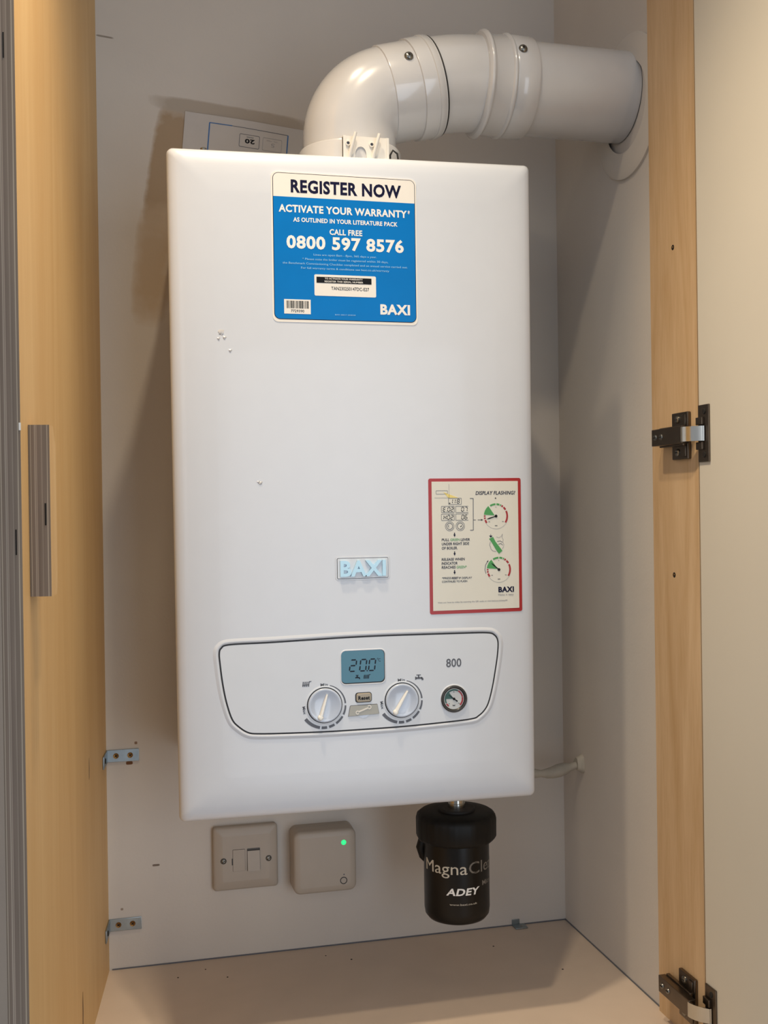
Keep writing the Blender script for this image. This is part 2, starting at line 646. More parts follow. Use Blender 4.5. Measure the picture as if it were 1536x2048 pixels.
def seven(mb, ch, x, z, w, h, t, y0, y1, m, slant=0.12, gap=0.1):
    g = t * gap * 5
    a, b, c = (0, h), (w, h), (w, h / 2)
    d, e, f = (w, 0), (0, 0), (0, h / 2)
    S_ = {'a': (a, b), 'b': (b, c), 'c': (c, d), 'd': (d, e), 'e': (e, f), 'f': (f, a), 'g': (f, c)}
    for s in SEG7[ch]:
        p, q = Vector(S_[s][0]), Vector(S_[s][1])
        u = (q - p).normalized()
        p, q = p + u * g, q - u * g
        n_ = Vector((-u.y, u.x)) * t / 2
        k = u * t * 0.45
        P = [p - k * 0.2, p + n_ + k * 0.8, q + n_ - k * 0.8, q + k * 0.2, q - n_ - k * 0.8, p - n_ + k * 0.8]
        mb.poly([(x + v.x + v.y * slant, z + v.y) for v in P], y0, y1, m)


# ================================================================== THE CUPBOARD
ZF = -0.2596        # cupboard base
XR = 0.3483         # right wall

b = MB()
b.box((-1.2, 0, -0.9), (0.5, 0.1, 1.75), wall_mat('back_wall_paint', (
    (-0.188, 0.762, 0.021, 0.080, 0.16, 0.5, 1.2, (168, 148, 124)),
    (-0.100, 0.838, 0.100, 0.010, 0.10, 0.5, 1.0, (176, 166, 154)),
    (-0.206, 0.640, 0.022, 0.070, 0.10, 0.9, 1.4, (186, 168, 146)),
    (-0.245, 0.0022, 0.0042, 0.0022, 0, 0.3, 1.0, (120, 84, 58)),
    (-0.2366, 0.0273, 0.0018, 0.0018, 0, 0.4, 0.5, (140, 118, 100)),
    (-0.2136, -0.1312, 0.0045, 0.0015, 0, 0.4, 2.0, (128, 116, 106)),
    (-0.2569, -0.1835, 0.0016, 0.0014, 0, 0.4, 0.5, (150, 136, 124)),
    (-0.262, 0.925, 0.010, 0.0012, 0.1, 0.5, 1.5, (150, 142, 132)),
)), smooth=False)
b.obj('wall_back', kind='structure')

b = MB()
b.box((XR, -0.2812, ZF - 0.6), (XR + 0.1, 0, 1.6), wall_mat('right_wall_paint'))
b.obj('wall_right', kind='structure')

b = MB()
b.box((-0.345, -0.48, ZF - 0.018), (XR, -0.0005, ZF), M['floor'])
dk = M['dark_hole']
for x, y, r in ((-0.19, -0.045, 0.0012), (-0.155, -0.03, 0.001), (-0.13, -0.06, 0.0012), (0.0, -0.03, 0.001), (0.03, -0.05, 0.0014), (0.22, -0.06, 0.0013), (0.28, -0.15, 0.0014)):
    b.lathe([(r, 0), (r * 0.7, 0.0004)], dk, (x, y, ZF), seg=8, cap0=False)
# thin dark line along the foot of the two walls
b.box((-0.27, -0.0012, ZF), (XR, 0, ZF + 0.0014), M['grey_ink'])
b.box((XR - 0.0012, -0.281, ZF), (XR, 0, ZF + 0.0014), M['grey_ink'])
b.obj('floor', kind='structure')

b = MB()
b.box((-0.345, -0.36, 1.40), (XR + 0.1, 0, 1.42), M['ceiling'])
b.obj('ceiling', kind='structure')

# ---- left plywood side panel (splayed a little outwards), local axes: x thickness, y depth, z up
ang = math.radians(5.75)
pn = empty('side_panel', (-0.2734, 0, ZF - 0.25), 'tall pale plywood side panel on the left with a striped cut front edge', 'panel')
pn.rotation_euler = (0, 0, -ang)
TH = 0.0165


def panel_part(name, mb, label=None):
    o = mb.obj(name, label=label)
    o.parent = pn
    return o


b = MB()
z0, z1 = 0.0, 2.1
mi = b.mi(M['birch']); me_ = b.mi(M['ply'])
for f in b.box((-TH, -0.522, z0), (0, 0.0, z1), M['birch']):
    if abs(f.normal.y) > 0.5 or True:
        c_ = f.calc_center_median()
        if abs(c_.y + 0.522) < 1e-4 or abs(c_.z - z1) < 1e-4 or abs(c_.z - z0) < 1e-4:
            f.material_index = me_
# ragged chip and filler marks on the edge
b.box((-0.0012, -0.5225, 0.898), (0.0003, -0.5212, 0.904), M['plastic_white'])
for zz, hh, xx in ((0.80, 0.020, -0.005), (0.39, 0.030, -0.004), (1.19, 0.02, -0.009), (0.10, 0.01, -0.010)):
    b.box((xx, -0.5224, zz), (xx + 0.0010, -0.5219, zz + hh), M['dark_hole'])
# knots in the veneer
for yy, zz, w_, h_ in ((-0.235, 0.305, 0.004, 0.022), (-0.20, 1.425, 0.003, 0.006), (-0.16, 0.545, 0.0022, 0.012)):
    b.poly([(0.0, 0.0)] * 0 or [(-w_, -h_), (w_ * 0.4, -h_ * 0.8), (w_, 0), (w_ * 0.3, h_), (-w_ * 0.6, h_ * 0.6)], 0, 0.00015, M['brass'])
    n5 = 10
    b.bm.verts.ensure_lookup_table()
    for v in b.bm.verts[-n5:]:
        v.co = Vector((0.0002 - v.co.y, yy + v.co.x, zz + v.co.z))
panel_part('panel_board', b)

b = MB()
bt = 0.0170
yb0, yb1 = -0.492, -0.462
zb0, zb1 = 0.255 - pn.location.z, 0.395 - pn.location.z
prof = [(yb0, zb0), (yb1 - 0.004, zb0), (yb1, zb0 + 0.010), (yb1, zb1 - 0.016), (yb1 - 0.012, zb1), (yb0, zb1)]
ii = b.mi(M['birch']); jj = b.mi(M['ply'])
A = [b.bm.verts.new((0.0002, y, z)) for y, z in prof]
B = [b.bm.verts.new((bt, y, z)) for y, z in prof]
for fv, mi_ in ((A, ii), (B, ii)):
    b.bm.faces.new(fv).material_index = mi_
for k in range(6):
    q = (k + 1) % 6
    b.bm.faces.new([A[k], A[q], B[q], B[k]]).material_index = jj
b.box((0.0125, yb0 - 0.0004, zb0 + 0.058), (0.0137, yb0 + 0.001, zb0 + 0.076), M['dark_hole'])
panel_part('stop_block', b, 'small plywood stop block with rounded far corners')

# ---- right post and the open door
b = MB()
PX = XR - 0.0050
b.box((PX, -0.3825, ZF - 0.25), (PX + 0.06, -0.2812, 1.6), M['pine'], bevel=0.0008)
for zz, yy in ((0.605, -0.3342), (0.2445, -0.3285)):
    b.lathe([(0.0030, 0), (0.0026, 0.0003)], M['dark_hole'], (PX, yy, zz), axis=(-1, 0, 0), seg=20, cap0=False)
    b.lathe([(0.0012, 0.0004), (0.0010, 0.0007)], M['brass'], (PX, yy, zz), axis=(-1, 0, 0), seg=12, cap0=False)
b.obj('door_post', loc=(PX, -0.32, ZF - 0.25), label='upright pale wooden post on the right with two small screw holes', cat='post')

b = MB()
DX = PX + 0.0004
b.box((DX, -0.98, ZF - 0.2), (DX + 0.018, -0.3840, 1.5), M['door'], bevel=0.0006)
b.obj('cupboard_door', loc=(DX, -0.38, ZF - 0.2), label='off-white cupboard door standing open at the right edge', cat='door')


# ---- concealed hinges: axes: x out of the post (towards -X), y depth, z up
def hinge(zc, label):
    t = empty('concealed_hinge', (PX, -0.34, zc), label, 'hinge', 'hinges on the right door post')
    x = lambda d: PX - d
    nk, st = M['nickel'], M['steel']
    b = MB()   # cross shaped mounting plate screwed on the post
    b.box((x(0.0045), -0.361, zc - 0.0255), (x(0.0002), -0.327, zc + 0.0255), nk, 0.0012)
    b.box((x(0.0085), -0.3580, zc - 0.011), (x(0.004), -0.306, zc + 0.011), nk, 0.001)
    for s in (-1, 1):
        b.box((x(0.0058), -0.358, zc + s * 0.0165 - 0.006), (x(0.0040), -0.350, zc + s * 0.0165 + 0.006), nk, 0.0008)
    b.obj('mounting_plate', t)
    for s in (-1, 1):
        b = MB()
        b.lathe([(0.0042, 0), (0.0040, 0.0012), (0.0026, 0.0022)], M['screw'], (x(0.0044), -0.340, zc + s * 0.0178), axis=(-1, 0, 0), seg=18, cap0=False)
        b.box((x(0.0068), -0.3428, zc + s * 0.0178 - 0.0005), (x(0.0064), -0.3372, zc + s * 0.0178 + 0.0005), M['dark_hole'])
        b.obj('screw', t)
    b = MB()   # folded arm, a channel open towards the post
    a0, a1 = -0.3700, -0.3035
    b.box((x(0.0165), a0, zc - 0.0085), (x(0.0150), a1, zc + 0.0085), nk, 0.0006)
    b.box((x(0.0165), a0, zc + 0.0075), (x(0.0080), a1, zc + 0.0092), nk, 0.0006)
    b.box((x(0.0165), a0, zc - 0.0092), (x(0.0080), a1, zc - 0.0075), nk, 0.0006)
    for yy in (-0.312, -0.325):
        b.lathe([(0.0034, 0), (0.0030, 0.0012)], M['screw'], (x(0.0164), yy, zc), axis=(-1, 0, 0), seg=16, cap0=False)
        b.box((x(0.0180), yy - 0.0024, zc - 0.0005), (x(0.0175), yy + 0.0024, zc + 0.0005), M['dark_hole'])
    b.obj('hinge_arm', t)
    b = MB()   # bright curved link
    rows = []
    for k in range(9):
        f = k / 8
        yy = -0.3685 - 0.0215 * f
        dx = 0.0170 - 0.0135 * f ** 2.0
        rows.append([(x(dx), yy, zc - 0.0078), (x(dx), yy, zc + 0.0078)])
    b.grid(rows, st)
    rows2 = [[(p[0] + 0.0018, p[1], p[2]) for p in r] for r in rows]
    b.grid(rows2, st)
    for e_ in (0, 1):
        b.grid([[r[e_], (r[e_][0] + 0.0018, r[e_][1], r[e_][2])] for r in rows], st)
    b.obj('steel_link', t, label='bright polished link')
    b = MB()   # cup flange on the door face
    b.box((DX - 0.0020, -0.3985, zc - 0.030), (DX - 0.0001, -0.3775, zc + 0.030), nk, 0.0008)
    b.box((DX - 0.0050, -0.3900, zc - 0.017), (DX - 0.0019, -0.3775, zc - 0.009), nk, 0.0008)
    b.box((DX - 0.0050, -0.3900, zc + 0.009), (DX - 0.0019, -0.3775, zc + 0.017), nk, 0.0008)
    b.obj('cup_flange', t)
    for s in (-1, 1):
        b = MB()
        b.lathe([(0.0032, 0), (0.0026, 0.001)], M['dark_hole'], (DX - 0.0019, -0.390, zc + s * 0.0225), axis=(-1, 0, 0), seg=14, cap0=False)
        b.obj('flange_screw', t)
    t.location.y -= 0.0080
    return t


hinge(0.3965, 'dark nickel concealed hinge halfway up the right post')
hinge(-0.2130, 'dark nickel concealed hinge low on the right post near the cupboard base')


# ---- angle brackets
def bracket(zc, label, mats):
    t = empty('angle_bracket', (-0.2734, 0, zc), label, 'bracket', 'angle brackets fixing the side panel')
    zn = mats
    b = MB()
    b.box((-0.2725, -0.0018, zc - 0.0078), (-0.2330, -0.0001, zc + 0.0078), zn, 0.0005)
    b.obj('wall_leg', t)
    b = MB()
    R_ = Matrix.Translation((-0.2734, 0, 0)) @ Matrix.Rotation(-ang, 4, 'Z')
    b.box((0.0002, -0.040, zc - 0.0078), (0.0019, -0.0004, zc + 0.0078), zn, 0.0005, mtx=R_)
    b.lathe([(0.0036, 0), (0.0030, 0.0008)], M['dark_hole'], R_ @ Vector((0.0019, -0.026, zc)), axis=R_.to_3x3() @ Vector((1, 0, 0)), seg=16, cap0=False)
    b.obj('panel_leg', t)
    for xx in (-0.2615, -0.2440):
        b = MB()
        b.lathe([(0.0036, 0), (0.0034, 0.0006), (0.0014, 0.0003)], M['brass'], (xx, -0.0018, zc), axis=(0, -1, 0), seg=20, cap0=False)
        for r_ in (0.6, 0.6 + PI / 2):
            d = Vector((math.cos(r_), 0, math.sin(r_)))
            b.line([(xx - d.x * 0.0022, zc - d.z * 0.0022), (xx + d.x * 0.0022, zc + d.z * 0.0022)], 0.0007, -0.0027, -0.0021, M['dark_hole'])
        b.obj('screw', t)


bracket(0.0125, 'zinc angle bracket on the left wall edge, above the fused switch level', M['zinc'])
bracket(-0.2025, 'zinc angle bracket low on the left wall edge just over the cupboard base', M['zinc'])
t = empty('angle_bracket', (0.276, 0, ZF), 'tiny zinc bracket on the cupboard base in the back right corner', 'bracket')
b = MB()
b.box((0.268, -0.0016, ZF + 0.0015), (0.279, -0.0001, ZF + 0.0085), M['zinc'], 0.0004)
b.obj('wall_leg', t)
b = MB()
b.box((0.268, -0.016, ZF + 0.0002), (0.286, -0.0001, ZF + 0.0016), M['zinc'], 0.0004)
b.lathe([(0.0022, 0), (0.0016, 0.0008)], M['screw'], (0.279, -0.009, ZF + 0.0016), seg=12, cap0=False)
b.obj('base_leg', t)

# ================================================================== BOILER
YF = -0.28
TLc, TRc, BLc, BRc = (-0.1992, 0.7010), (0.2022, 0.7069), (-0.1956, -0.0023), (0.1995, -0.0045)
boiler = empty('boiler', (0, 0, 0), 'white wall-hung boiler with blue and red-bordered stickers and a control panel', 'boiler')


def quad(u, v):
    """u,v in -1..1 -> the casing outline"""
    a, c = (u + 1) / 2, (v + 1) / 2
    x = (BLc[0] * (1 - a) + BRc[0] * a) * (1 - c) + (TLc[0] * (1 - a) + TRc[0] * a) * c
    z = (BLc[1] * (1 - a) + BRc[1] * a) * (1 - c) + (TLc[1] * (1 - a) + TRc[1] * a) * c
    return x, z


def casing_ring(inset, y, r=0.006, seg=5):
    hw, hh = 0.1985, 0.352
    P = rrect(-hw + inset, hw - inset, -hh + inset, hh - inset, r, seg)
    return [(quad(x / hw, z / hh)[0], y, quad(x / hw, z / hh)[1]) for x, z in P]


PILLOW = [(0.046, 0.0), (0.030, 0.0004), (0.018, 0.0013), (0.010, 0.0028), (0.0055, 0.0048), (0.0025, 0.0076), (0.0007, 0.011), (0.0, 0.0155)]


def drop(x, z):
    """how far the pillowed front falls back near its rim"""
    d = min(x + 0.1975, 0.2005 - x, z + 0.003, 0.7035 - z)
    if d >= PILLOW[0][0]:
        return 0.0
    for (i0, y0), (i1, y1) in zip(PILLOW, PILLOW[1:]):
        if i1 <= d <= i0:
            return y0 + (y1 - y0) * (i0 - d) / (i0 - i1)
    return PILLOW[-1][1]


b = MB()
rows = [casing_ring(0.018, -0.002), casing_ring(0.016, -0.12), casing_ring(0.010, -0.20), casing_ring(0.0008, YF + 0.024)]
rows += [casing_ring(i, YF + y) for i, y in reversed(PILLOW)]
V = b.grid(rows, M['enamel'], close_u=True)
b.cap(V[-1], M['enamel'])
b.cap(V[0], M['enamel'], True)
b.obj('casing', boiler, sharp=50)

# control panel, slightly raised lip and dark shadow groove
OUT = [(-142.6, 182.5), (-102.4, 183.0), (-61.5, 183.9), (-19.9, 184.8), (22.5, 185.1), (65.5, 184.7), (109.3, 184.2), (140.4, 183.5), (149.4, 180.6), (153.3, 173.4), (152.7, 159.6), (150.0, 142.7), (146.3, 123.7), (141.6, 106.9), (137.0, 98.7), (130.2, 92.7), (121.3, 89.4), (85.9, 87.3), (42.5, 85.8), (-0.2, 85.4), (-42.2, 85.5), (-83.4, 86.5), (-111.8, 87.7), (-123.9, 89.6), (-133.8, 96.3), (-140.7, 104.7), (-146.4, 123.1), (-150.1, 143.4), (-152.4, 163.5), (-153.0, 173.6), (-151.0, 179.1)]
OUT = smooth_loop([(x / 1000, z / 1000) for x, z in OUT], 5)
b = MB()
n_ = len(OUT)
inner = []
for k in range(n_):
    a, c = Vector(OUT[(k - 1) % n_]), Vector(OUT[(k + 1) % n_])
    tt = (c - a).normalized()
    inner.append((OUT[k][0] - tt.y * 0.0008, OUT[k][1] + tt.x * 0.0008))
b.poly(inner, YF - 0.0006, YF + 0.001, M['panel_white'])
b.ribbon(OUT, [(0.0070, YF + 0.0004), (0.0050, YF - 0.0004), (0.0034, YF - 0.0011), (0.0022, YF - 0.0012), (0.0008, YF - 0.0001)], M['enamel'])
b.ribbon(OUT, [(0.0010, YF - 0.0002), (-0.0010, YF - 0.0004)], M['groove'])
panel = b.obj('control_panel', boiler, sharp=60, fixn=False)

YP = YF - 0.0006     # face of the control panel
b = MB()
gi = M['grey_ink']
b.text('800', gi, YP, 0.0932, 0.1105, 0.1478, 0.0088, bold=0.016)
b.obj('printed_number', panel)
for cx, cz in ((-0.0425, 0.1138), (0.0424, 0.1145)):
    b = MB()
    y0, y1 = YP - 0.0002, YP + 0.0001
    tot = 74.6 + 146.7
    f_ = lambda a: (74.6 - a) / tot
    for a0, a1 in ((74.6, 2.4), (-3.4, -28.6), (-34, -58.6), (-64, -79), (-84.5, -98.5), (-103, -146.7)):
        rr = (0.0215 + 0.0033 * f_(a0), 0.0215 + 0.0033 * f_(a1))
        ww = (0.0008 + 0.0028 * f_(a0), 0.0008 + 0.0028 * f_(a1))
        b.arc(cx, cz, rr, a0, a1, ww, y0, y1, gi)
    b.text('Min', gi, YP, cx - 0.0042, cx + 0.0038, cz + 0.0203, 0.0031, bold=0.02)
    b.text('Max', gi, YP, cx - 0.0261, cx - 0.0177, cz - 0.0058, 0.0030, bold=0.02, rot=math.radians(-80))
    b.obj('knob_scale', panel, label='grey printed scale round a knob')
# radiator symbol
b = MB()
for k in range(4):
    x = -0.0662 + k * 0.0020
    b.poly([(x, 0.1345), (x + 0.0012, 0.1345), (x + 0.0017, 0.1398), (x + 0.0005, 0.1398)], YP - 0.0002, YP, gi)
b.poly([(-0.0590, 0.1388), (-0.0566, 0.1398), (-0.0562, 0.1404), (-0.0588, 0.1402)], YP - 0.0002, YP, gi)
b.line([(-0.0662, 0.1362), (-0.0588, 0.1365)], 0.0005, YP - 0.0002, YP, gi)
b.obj('radiator_symbol', panel)
# tap symbol
b = MB()
b.rect(0.0577, 0.0590, 0.1358, 0.1391, YP - 0.0002, YP, gi)
b.rect(0.0586, 0.0655, 0.1364, 0.1385, YP - 0.0002, YP, gi)
b.rect(0.0610, 0.0624, 0.1380, 0.1408, YP - 0.0002, YP, gi)
b.rect(0.0592, 0.0642, 0.1404, 0.1413, YP - 0.0002, YP, gi)
b.poly([(0.0645, 0.1385), (0.0664, 0.1378), (0.0671, 0.1366), (0.0671, 0.1350), (0.0650, 0.1350), (0.0650, 0.1364)], YP - 0.0002, YP, gi)
b.obj('tap_symbol', panel)

# display
b = MB()
b.ribbon(list(rrect(-0.0242, 0.0243, 0.1346, 0.1707, 0.0052)), [(0.0012, YP + 0.0001), (0.0007, YP - 0.0006), (0.0, YP - 0.0006), (-0.0004, YP - 0.0002)], M['panel_white'])
b.rect(-0.0242, 0.0243, 0.1346, 0.1707, YP - 0.0003, YP, M['groove'], 0.0052)
b.rect(-0.0241, 0.0232, 0.1362, 0.1705, YP - 0.0004, YP - 0.0001, M['lcd'], 0.0050)
display = b.obj('display', boiler, label='blue-green glass display', fixn=False)
b = MB()
yl0, yl1 = YP - 0.00055, YP - 0.0004
for ch, x in (('2', -0.0152), ('0', -0.0040), ('0', 0.0058)):
    seven(b, ch, x, 0.1484, 0.0066, 0.0122, 0.0014, yl0, yl1, M['lcd_ink'], 0.13)
b.rect(0.0038, 0.0050, 0.1478, 0.1490, yl0, yl1, M['lcd_ink'])
b.arc(0.0161, 0.1608, 0.0006, 0, 360, 0.0003, yl0, yl1, M['lcd_ink'])
b.arc(0.0184, 0.1593, 0.0014, 50, 310, 0.0004, yl0, yl1, M['lcd_ink'])
for k in range(4):
    x = 0.0004 + k * 0.0016
    b.poly([(x, 0.1399), (x + 0.0010, 0.1399), (x + 0.0014, 0.1440), (x + 0.0004, 0.1440)], yl0, yl1, M['lcd_ink'])
b.poly([(0.0060, 0.1434), (0.0080, 0.1440), (0.0082, 0.1445), (0.0060, 0.1442)], yl0, yl1, M['lcd_ink'])
b.rect(-0.0089, -0.0045, 0.1408, 0.1421, yl0, yl1, M['lcd_ink'])
b.rect(-0.0074, -0.0060, 0.1420, 0.1437, yl0, yl1, M['lcd_ink'])
b.rect(-0.0083, -0.0050, 0.1436, 0.1442, yl0, yl1, M['lcd_ink'])
b.poly([(-0.0052, 0.1421), (-0.0037, 0.1414), (-0.0035, 0.1398), (-0.0047, 0.1398), (-0.0048, 0.1408)], yl0, yl1, M['lcd_ink'])
b.obj('display_digits', display, label='dark display digits and two small symbols')

# knobs
for cx, cz, tip, tail in ((-0.0425, 0.1138, (-0.0400, 0.1255), (-0.0479, 0.0998)), (0.0424, 0.1145, (0.0485, 0.1247), (0.0339, 0.1010))):
    b = MB()
    b.ribbon(circle(cx, cz, 0.0188), [(0.0024, YP), (0.0016, YP - 0.0004), (0.0005, YP - 0.0004)], M['panel_white'])
    b.ribbon(circle(cx, cz, 0.0188), [(0.0006, YP - 0.0003), (-0.0008, YP - 0.0002)], M['groove'])
    b.lathe([(0.0182, -0.001), (0.0182, 0.0022), (0.0174, 0.0030), (0.0164, 0.0030), (0.0140, 0.0022), (0.0100, 0.0015), (0.0050, 0.0011), (0.0004, 0.0010)], M['knob'], (cx, YP, cz), axis=(0, -1, 0), seg=64)
    kn = b.obj('control_knob', boiler, sharp=60, fixn=False)
    b = MB()
    T, L = Vector(tip), Vector(tail)
    d = (T - L).normalized()
    nn = Vector((-d.y, d.x))
    for f0, f1, w0, w1, h0, h1 in ((0.0, 1.0, 0.0017, 0.0009, 0.0056, 0.0036),):
        rows = []
        for k in range(9):
            f = k / 8
            c_ = L + (T - L) * f
            w_ = w0 + (w1 - w0) * f
            h_ = h0 + (h1 - h0) * f
            rows.append([(c_.x + nn.x * w_ * s, YP - (h_ * e), c_.y + nn.y * w_ * s) for s, e in ((-1.25, 0.0), (-1, 0.85), (-0.5, 1.0), (0.5, 1.0), (1, 0.85), (1.25, 0.0))])
        Vr = b.grid(rows, M['pointer'])
        b.cap(Vr[0], M['pointer']); b.cap(Vr[-1], M['pointer'])
    b.lathe([(0.0030, 0.001), (0.0030, 0.0036), (0.0024, 0.0050), (0.0010, 0.0057)], M['pointer'], (L.x + d.x * 0.0014, YP, L.y + d.y * 0.0014), axis=(0, -1, 0), seg=20, cap0=False)
    b.obj('knob_pointer', kn, label='raised white pointer ridge')

# reset button
b = MB()
b.rect(-0.0091, 0.0091, 0.1144, 0.1253, YP - 0.0003, YP, M['groove'], 0.0030)
P_ = rrect(-0.0080, 0.0083, 0.1152, 0.1245, 0.0024)
b.ribbon(list(P_), [(0.0, YP), (0.0, YP - 0.0012), (-0.0008, YP - 0.0018)], M['button_grey'])
b.rect(-0.0072, 0.0075, 0.1160, 0.1237, YP - 0.0018, YP - 0.0010, M['button_grey'], 0.0017)
rb = b.obj('reset_button', boiler)
b = MB()
b.text('Reset', M['ink'], YP - 0.0018, -0.0061, 0.0066, 0.1177, 0.0038, bold=0.035)
b.obj('button_lettering', rb, label='black word on the button')

# service flap with spanner symbol
b = MB()
b.poly([(-0.0172, 0.1001), (-0.0055, 0.1004), (-0.0040, 0.0990), (-0.0015, 0.0980), (0.0015, 0.0980), (0.0042, 0.0992), (0.0058, 0.1008), (0.0168, 0.1012), (0.0170, 0.1020), (0.0152, 0.1118), (0.0145, 0.1122), (-0.0140, 0.1119), (-0.0150, 0.1114)], YP - 0.0004, YP, M['grey_ink'])
b.poly([(-0.0168, 0.1005), (-0.0050, 0.1008), (0.0052, 0.1011), (0.0166, 0.1015), (0.0149, 0.1116), (-0.0146, 0.1114)], YP - 0.0010, YP - 0.0002, M['flap_grey'])
b.poly([(-0.0058, 0.1005), (-0.0040, 0.0990), (-0.0015, 0.0980), (0.0015, 0.0980), (0.0042, 0.0992), (0.0060, 0.1010)], YP - 0.0005, YP - 0.0002, M['knob'])
fl = b.obj('service_flap', boiler)
b = MB()
b.line([(-0.0060, 0.1046), (0.0050, 0.1086)], 0.0014, YP - 0.0014, YP - 0.0009, M['plastic_white'])
b.arc(-0.0070, 0.1040, 0.0016, 60, 330, 0.0010, YP - 0.0014, YP - 0.0009, M['plastic_white'])
b.arc(0.0060, 0.1092, 0.0018, 240, 510, 0.0010, YP - 0.0014, YP - 0.0009, M['plastic_white'])
b.obj('spanner_symbol', fl)

# pressure gauge
gx, gz = 0.1014, 0.1127
b = MB()
b.lathe([(0.0162, -0.0008), (0.0158, 0.0006), (0.0148, 0.0006)], M['panel_white'], (gx, YP, gz), axis=(0, -1, 0), cap0=False, cap1=False)
b.lathe([(0.0149, 0.0000), (0.0147, 0.0020), (0.0140, 0.0027), (0.0124, 0.0026), (0.0116, 0.0014), (0.0113, 0.0004)], M['bezel'], (gx, YP, gz), axis=(0, -1, 0), seg=64, cap1=False)
ga = b.obj('pressure_gauge', boiler, fixn=False)
b = MB()
yd = YP - 0.0006
b.disc(gx, gz, 0.0115, yd, YP, M['dial'])
b.arc(gx, gz, 0.0098, 210, 232, 0.0016, yd - 0.0002, yd, M['red_ink'])
b.arc(gx, gz, 0.0098, 180, 206, 0.0016, yd - 0.0002, yd, M['dial_green'])
b.arc(gx, gz, 0.0098, 62, 180, 0.0018, yd - 0.0002, yd, M['dial_green'])
b.arc(gx, gz, 0.0098, 10, 60, 0.0016, yd - 0.0002, yd, M['red_ink'])
b.arc(gx, gz, 0.0098, -46, 8, 0.0018, yd - 0.0002, yd, M['red_ink'])
b.poly([(gx, gz)] + [(gx + 0.0098 * math.cos(math.radians(a)), gz + 0.0098 * math.sin(math.radians(a))) for a in range(128, 179, 5)], yd - 0.0003, yd, M['dial_green'])
for a in (222, 90, -42):
    b.line([(gx + 0.0070 * math.cos(math.radians(a)), gz + 0.0070 * math.sin(math.radians(a))), (gx + 0.0083 * math.cos(math.radians(a)), gz + 0.0083 * math.sin(math.radians(a)))], 0.0006, yd - 0.0002, yd, M['ink'])
b.text('bar', M['ink'], yd, z0=gz - 0.0078, h=0.0016, xc=gx, bold=0.02)
b.obj('gauge_dial', ga, label='white gauge dial with green and red bands')
b = MB()
d = Vector((math.cos(math.radians(143)), math.sin(math.radians(143))))
b.line([(gx - d.x * 0.0048, gz - d.y * 0.0048), (gx - d.x * 0.002, gz - d.y * 0.002), (gx + d.x * 0.0075, gz + d.y * 0.0075)], [0.0016, 0.0011, 0.0004], yd - 0.0008, yd - 0.0004, M['ink'])
b.lathe([(0.0014, 0.0004), (0.0013, 0.0010), (0.0007, 0.0012)], M['ink'], (gx, yd, gz), axis=(0, -1, 0), seg=16)
b.obj('gauge_needle', ga)

# maker's badge
b = MB()
bx0, bx1, bz0, bz1 = -0.0268, 0.0292, 0.2479, 0.2697
P_ = list(rrect(bx0, bx1, bz0, bz1, 0.0012))
b.ribbon(P_, [(0.0030, YF + 0.0002), (0.0012, YF - 0.0004), (0.0002, YF - 0.0002)], M['enamel'])
b.ribbon(P_, [(0.0003, YF - 0.0002), (-0.0004, YF - 0.0001)], M['groove'])
b.rect(bx0 + 0.0003, bx1 - 0.0003, bz0 + 0.0003, bz1 - 0.0003, YF - 0.0010, YF + 0.001, M['panel_white'], 0.001)
bd = b.obj('badge', boiler, fixn=False)
b = MB()
b.text('BAXI', M['gloss_blue'], YF - 0.0010, -0.0238, 0.0262, 0.2508, 0.0156, bold=0.032, thick=0.0022)
b.obj('badge_lettering', bd, label='raised pale blue letters')

# ---- large blue warranty sticker
sx0, sx1, sz0, sz1 = -0.0904, 0.0648, 0.5238, 0.6784
y0 = YF - 0.0005
b = MB()
b.rect(sx0 - 0.0016, sx1 + 0.0016, sz0 - 0.0028, sz1 + 0.001, y0 + 0.0001, YF + 0.0006, M['sticker_white'], 0.006)
b.rect(sx0, sx1, sz0, sz1, y0 - 0.0001, y0 + 0.0002, M['navy'], 0.0062)
P_ = rrect(sx0 + 0.0006, sx1 - 0.0006, sz0 + 0.0006, sz1 - 0.0006, 0.0056)
zs = 0.6532
up = [p for p in P_ if p[1] > zs]
lo = [p for p in P_ if p[1] < zs]
b.poly(lo + [] if False else sorted([p for p in lo if p[0] > 0], key=lambda p: p[1]) and ([p for p in P_ if p[1] < zs and p[0] > 0] + [(sx1 - 0.0006, zs), (sx0 + 0.0006, zs)] + [p for p in P_ if p[1] < zs and p[0] <= 0]), y0 - 0.0003, y0, M['sticker_blue'])
b.poly([(sx0 + 0.0006, zs), (sx1 - 0.0006, zs)] + up, y0 - 0.0003, y0, M['sticker_white'])
st = b.obj('warranty_sticker', boiler, label='square blue and white sticker with a phone number')
yt = y0 - 0.0003
b = MB()
wi = M['white_ink']
b.text('REGISTER NOW', M['navy'], yt, -0.0711, 0.0492, 0.6585, 0.0125, bold=0.034)
b.text('ACTIVATE YOUR WARRANTY', wi, yt, -0.0842, 0.0555, 0.6373, 0.0072, bold=0.032)
b.text('*', wi, yt, 0.0565, 0.0588, 0.6388, 0.006, bold=0.02)
b.text('AS OUTLINED IN YOUR LITERATURE PACK', wi, yt, -0.0689, 0.0449, 0.6273, 0.0043, bold=0.028)
b.text('CALL FREE', wi, yt, -0.0300, 0.0056, 0.6152, 0.0056, bold=0.028)
b.text('0800 597 8576', wi, yt, -0.0764, 0.0515, 0.5995, 0.0124, bold=0.034)
pb = M['pale_blue_ink']
b.text('Lines are open 8am - 8pm, 365 days a year.', pb, yt, -0.0476, 0.0212, 0.5921, 0.0021)
b.text('* Please note the boiler must be registered within 30 days,', pb, yt, -0.0597, 0.0338, 0.5872, 0.0021)
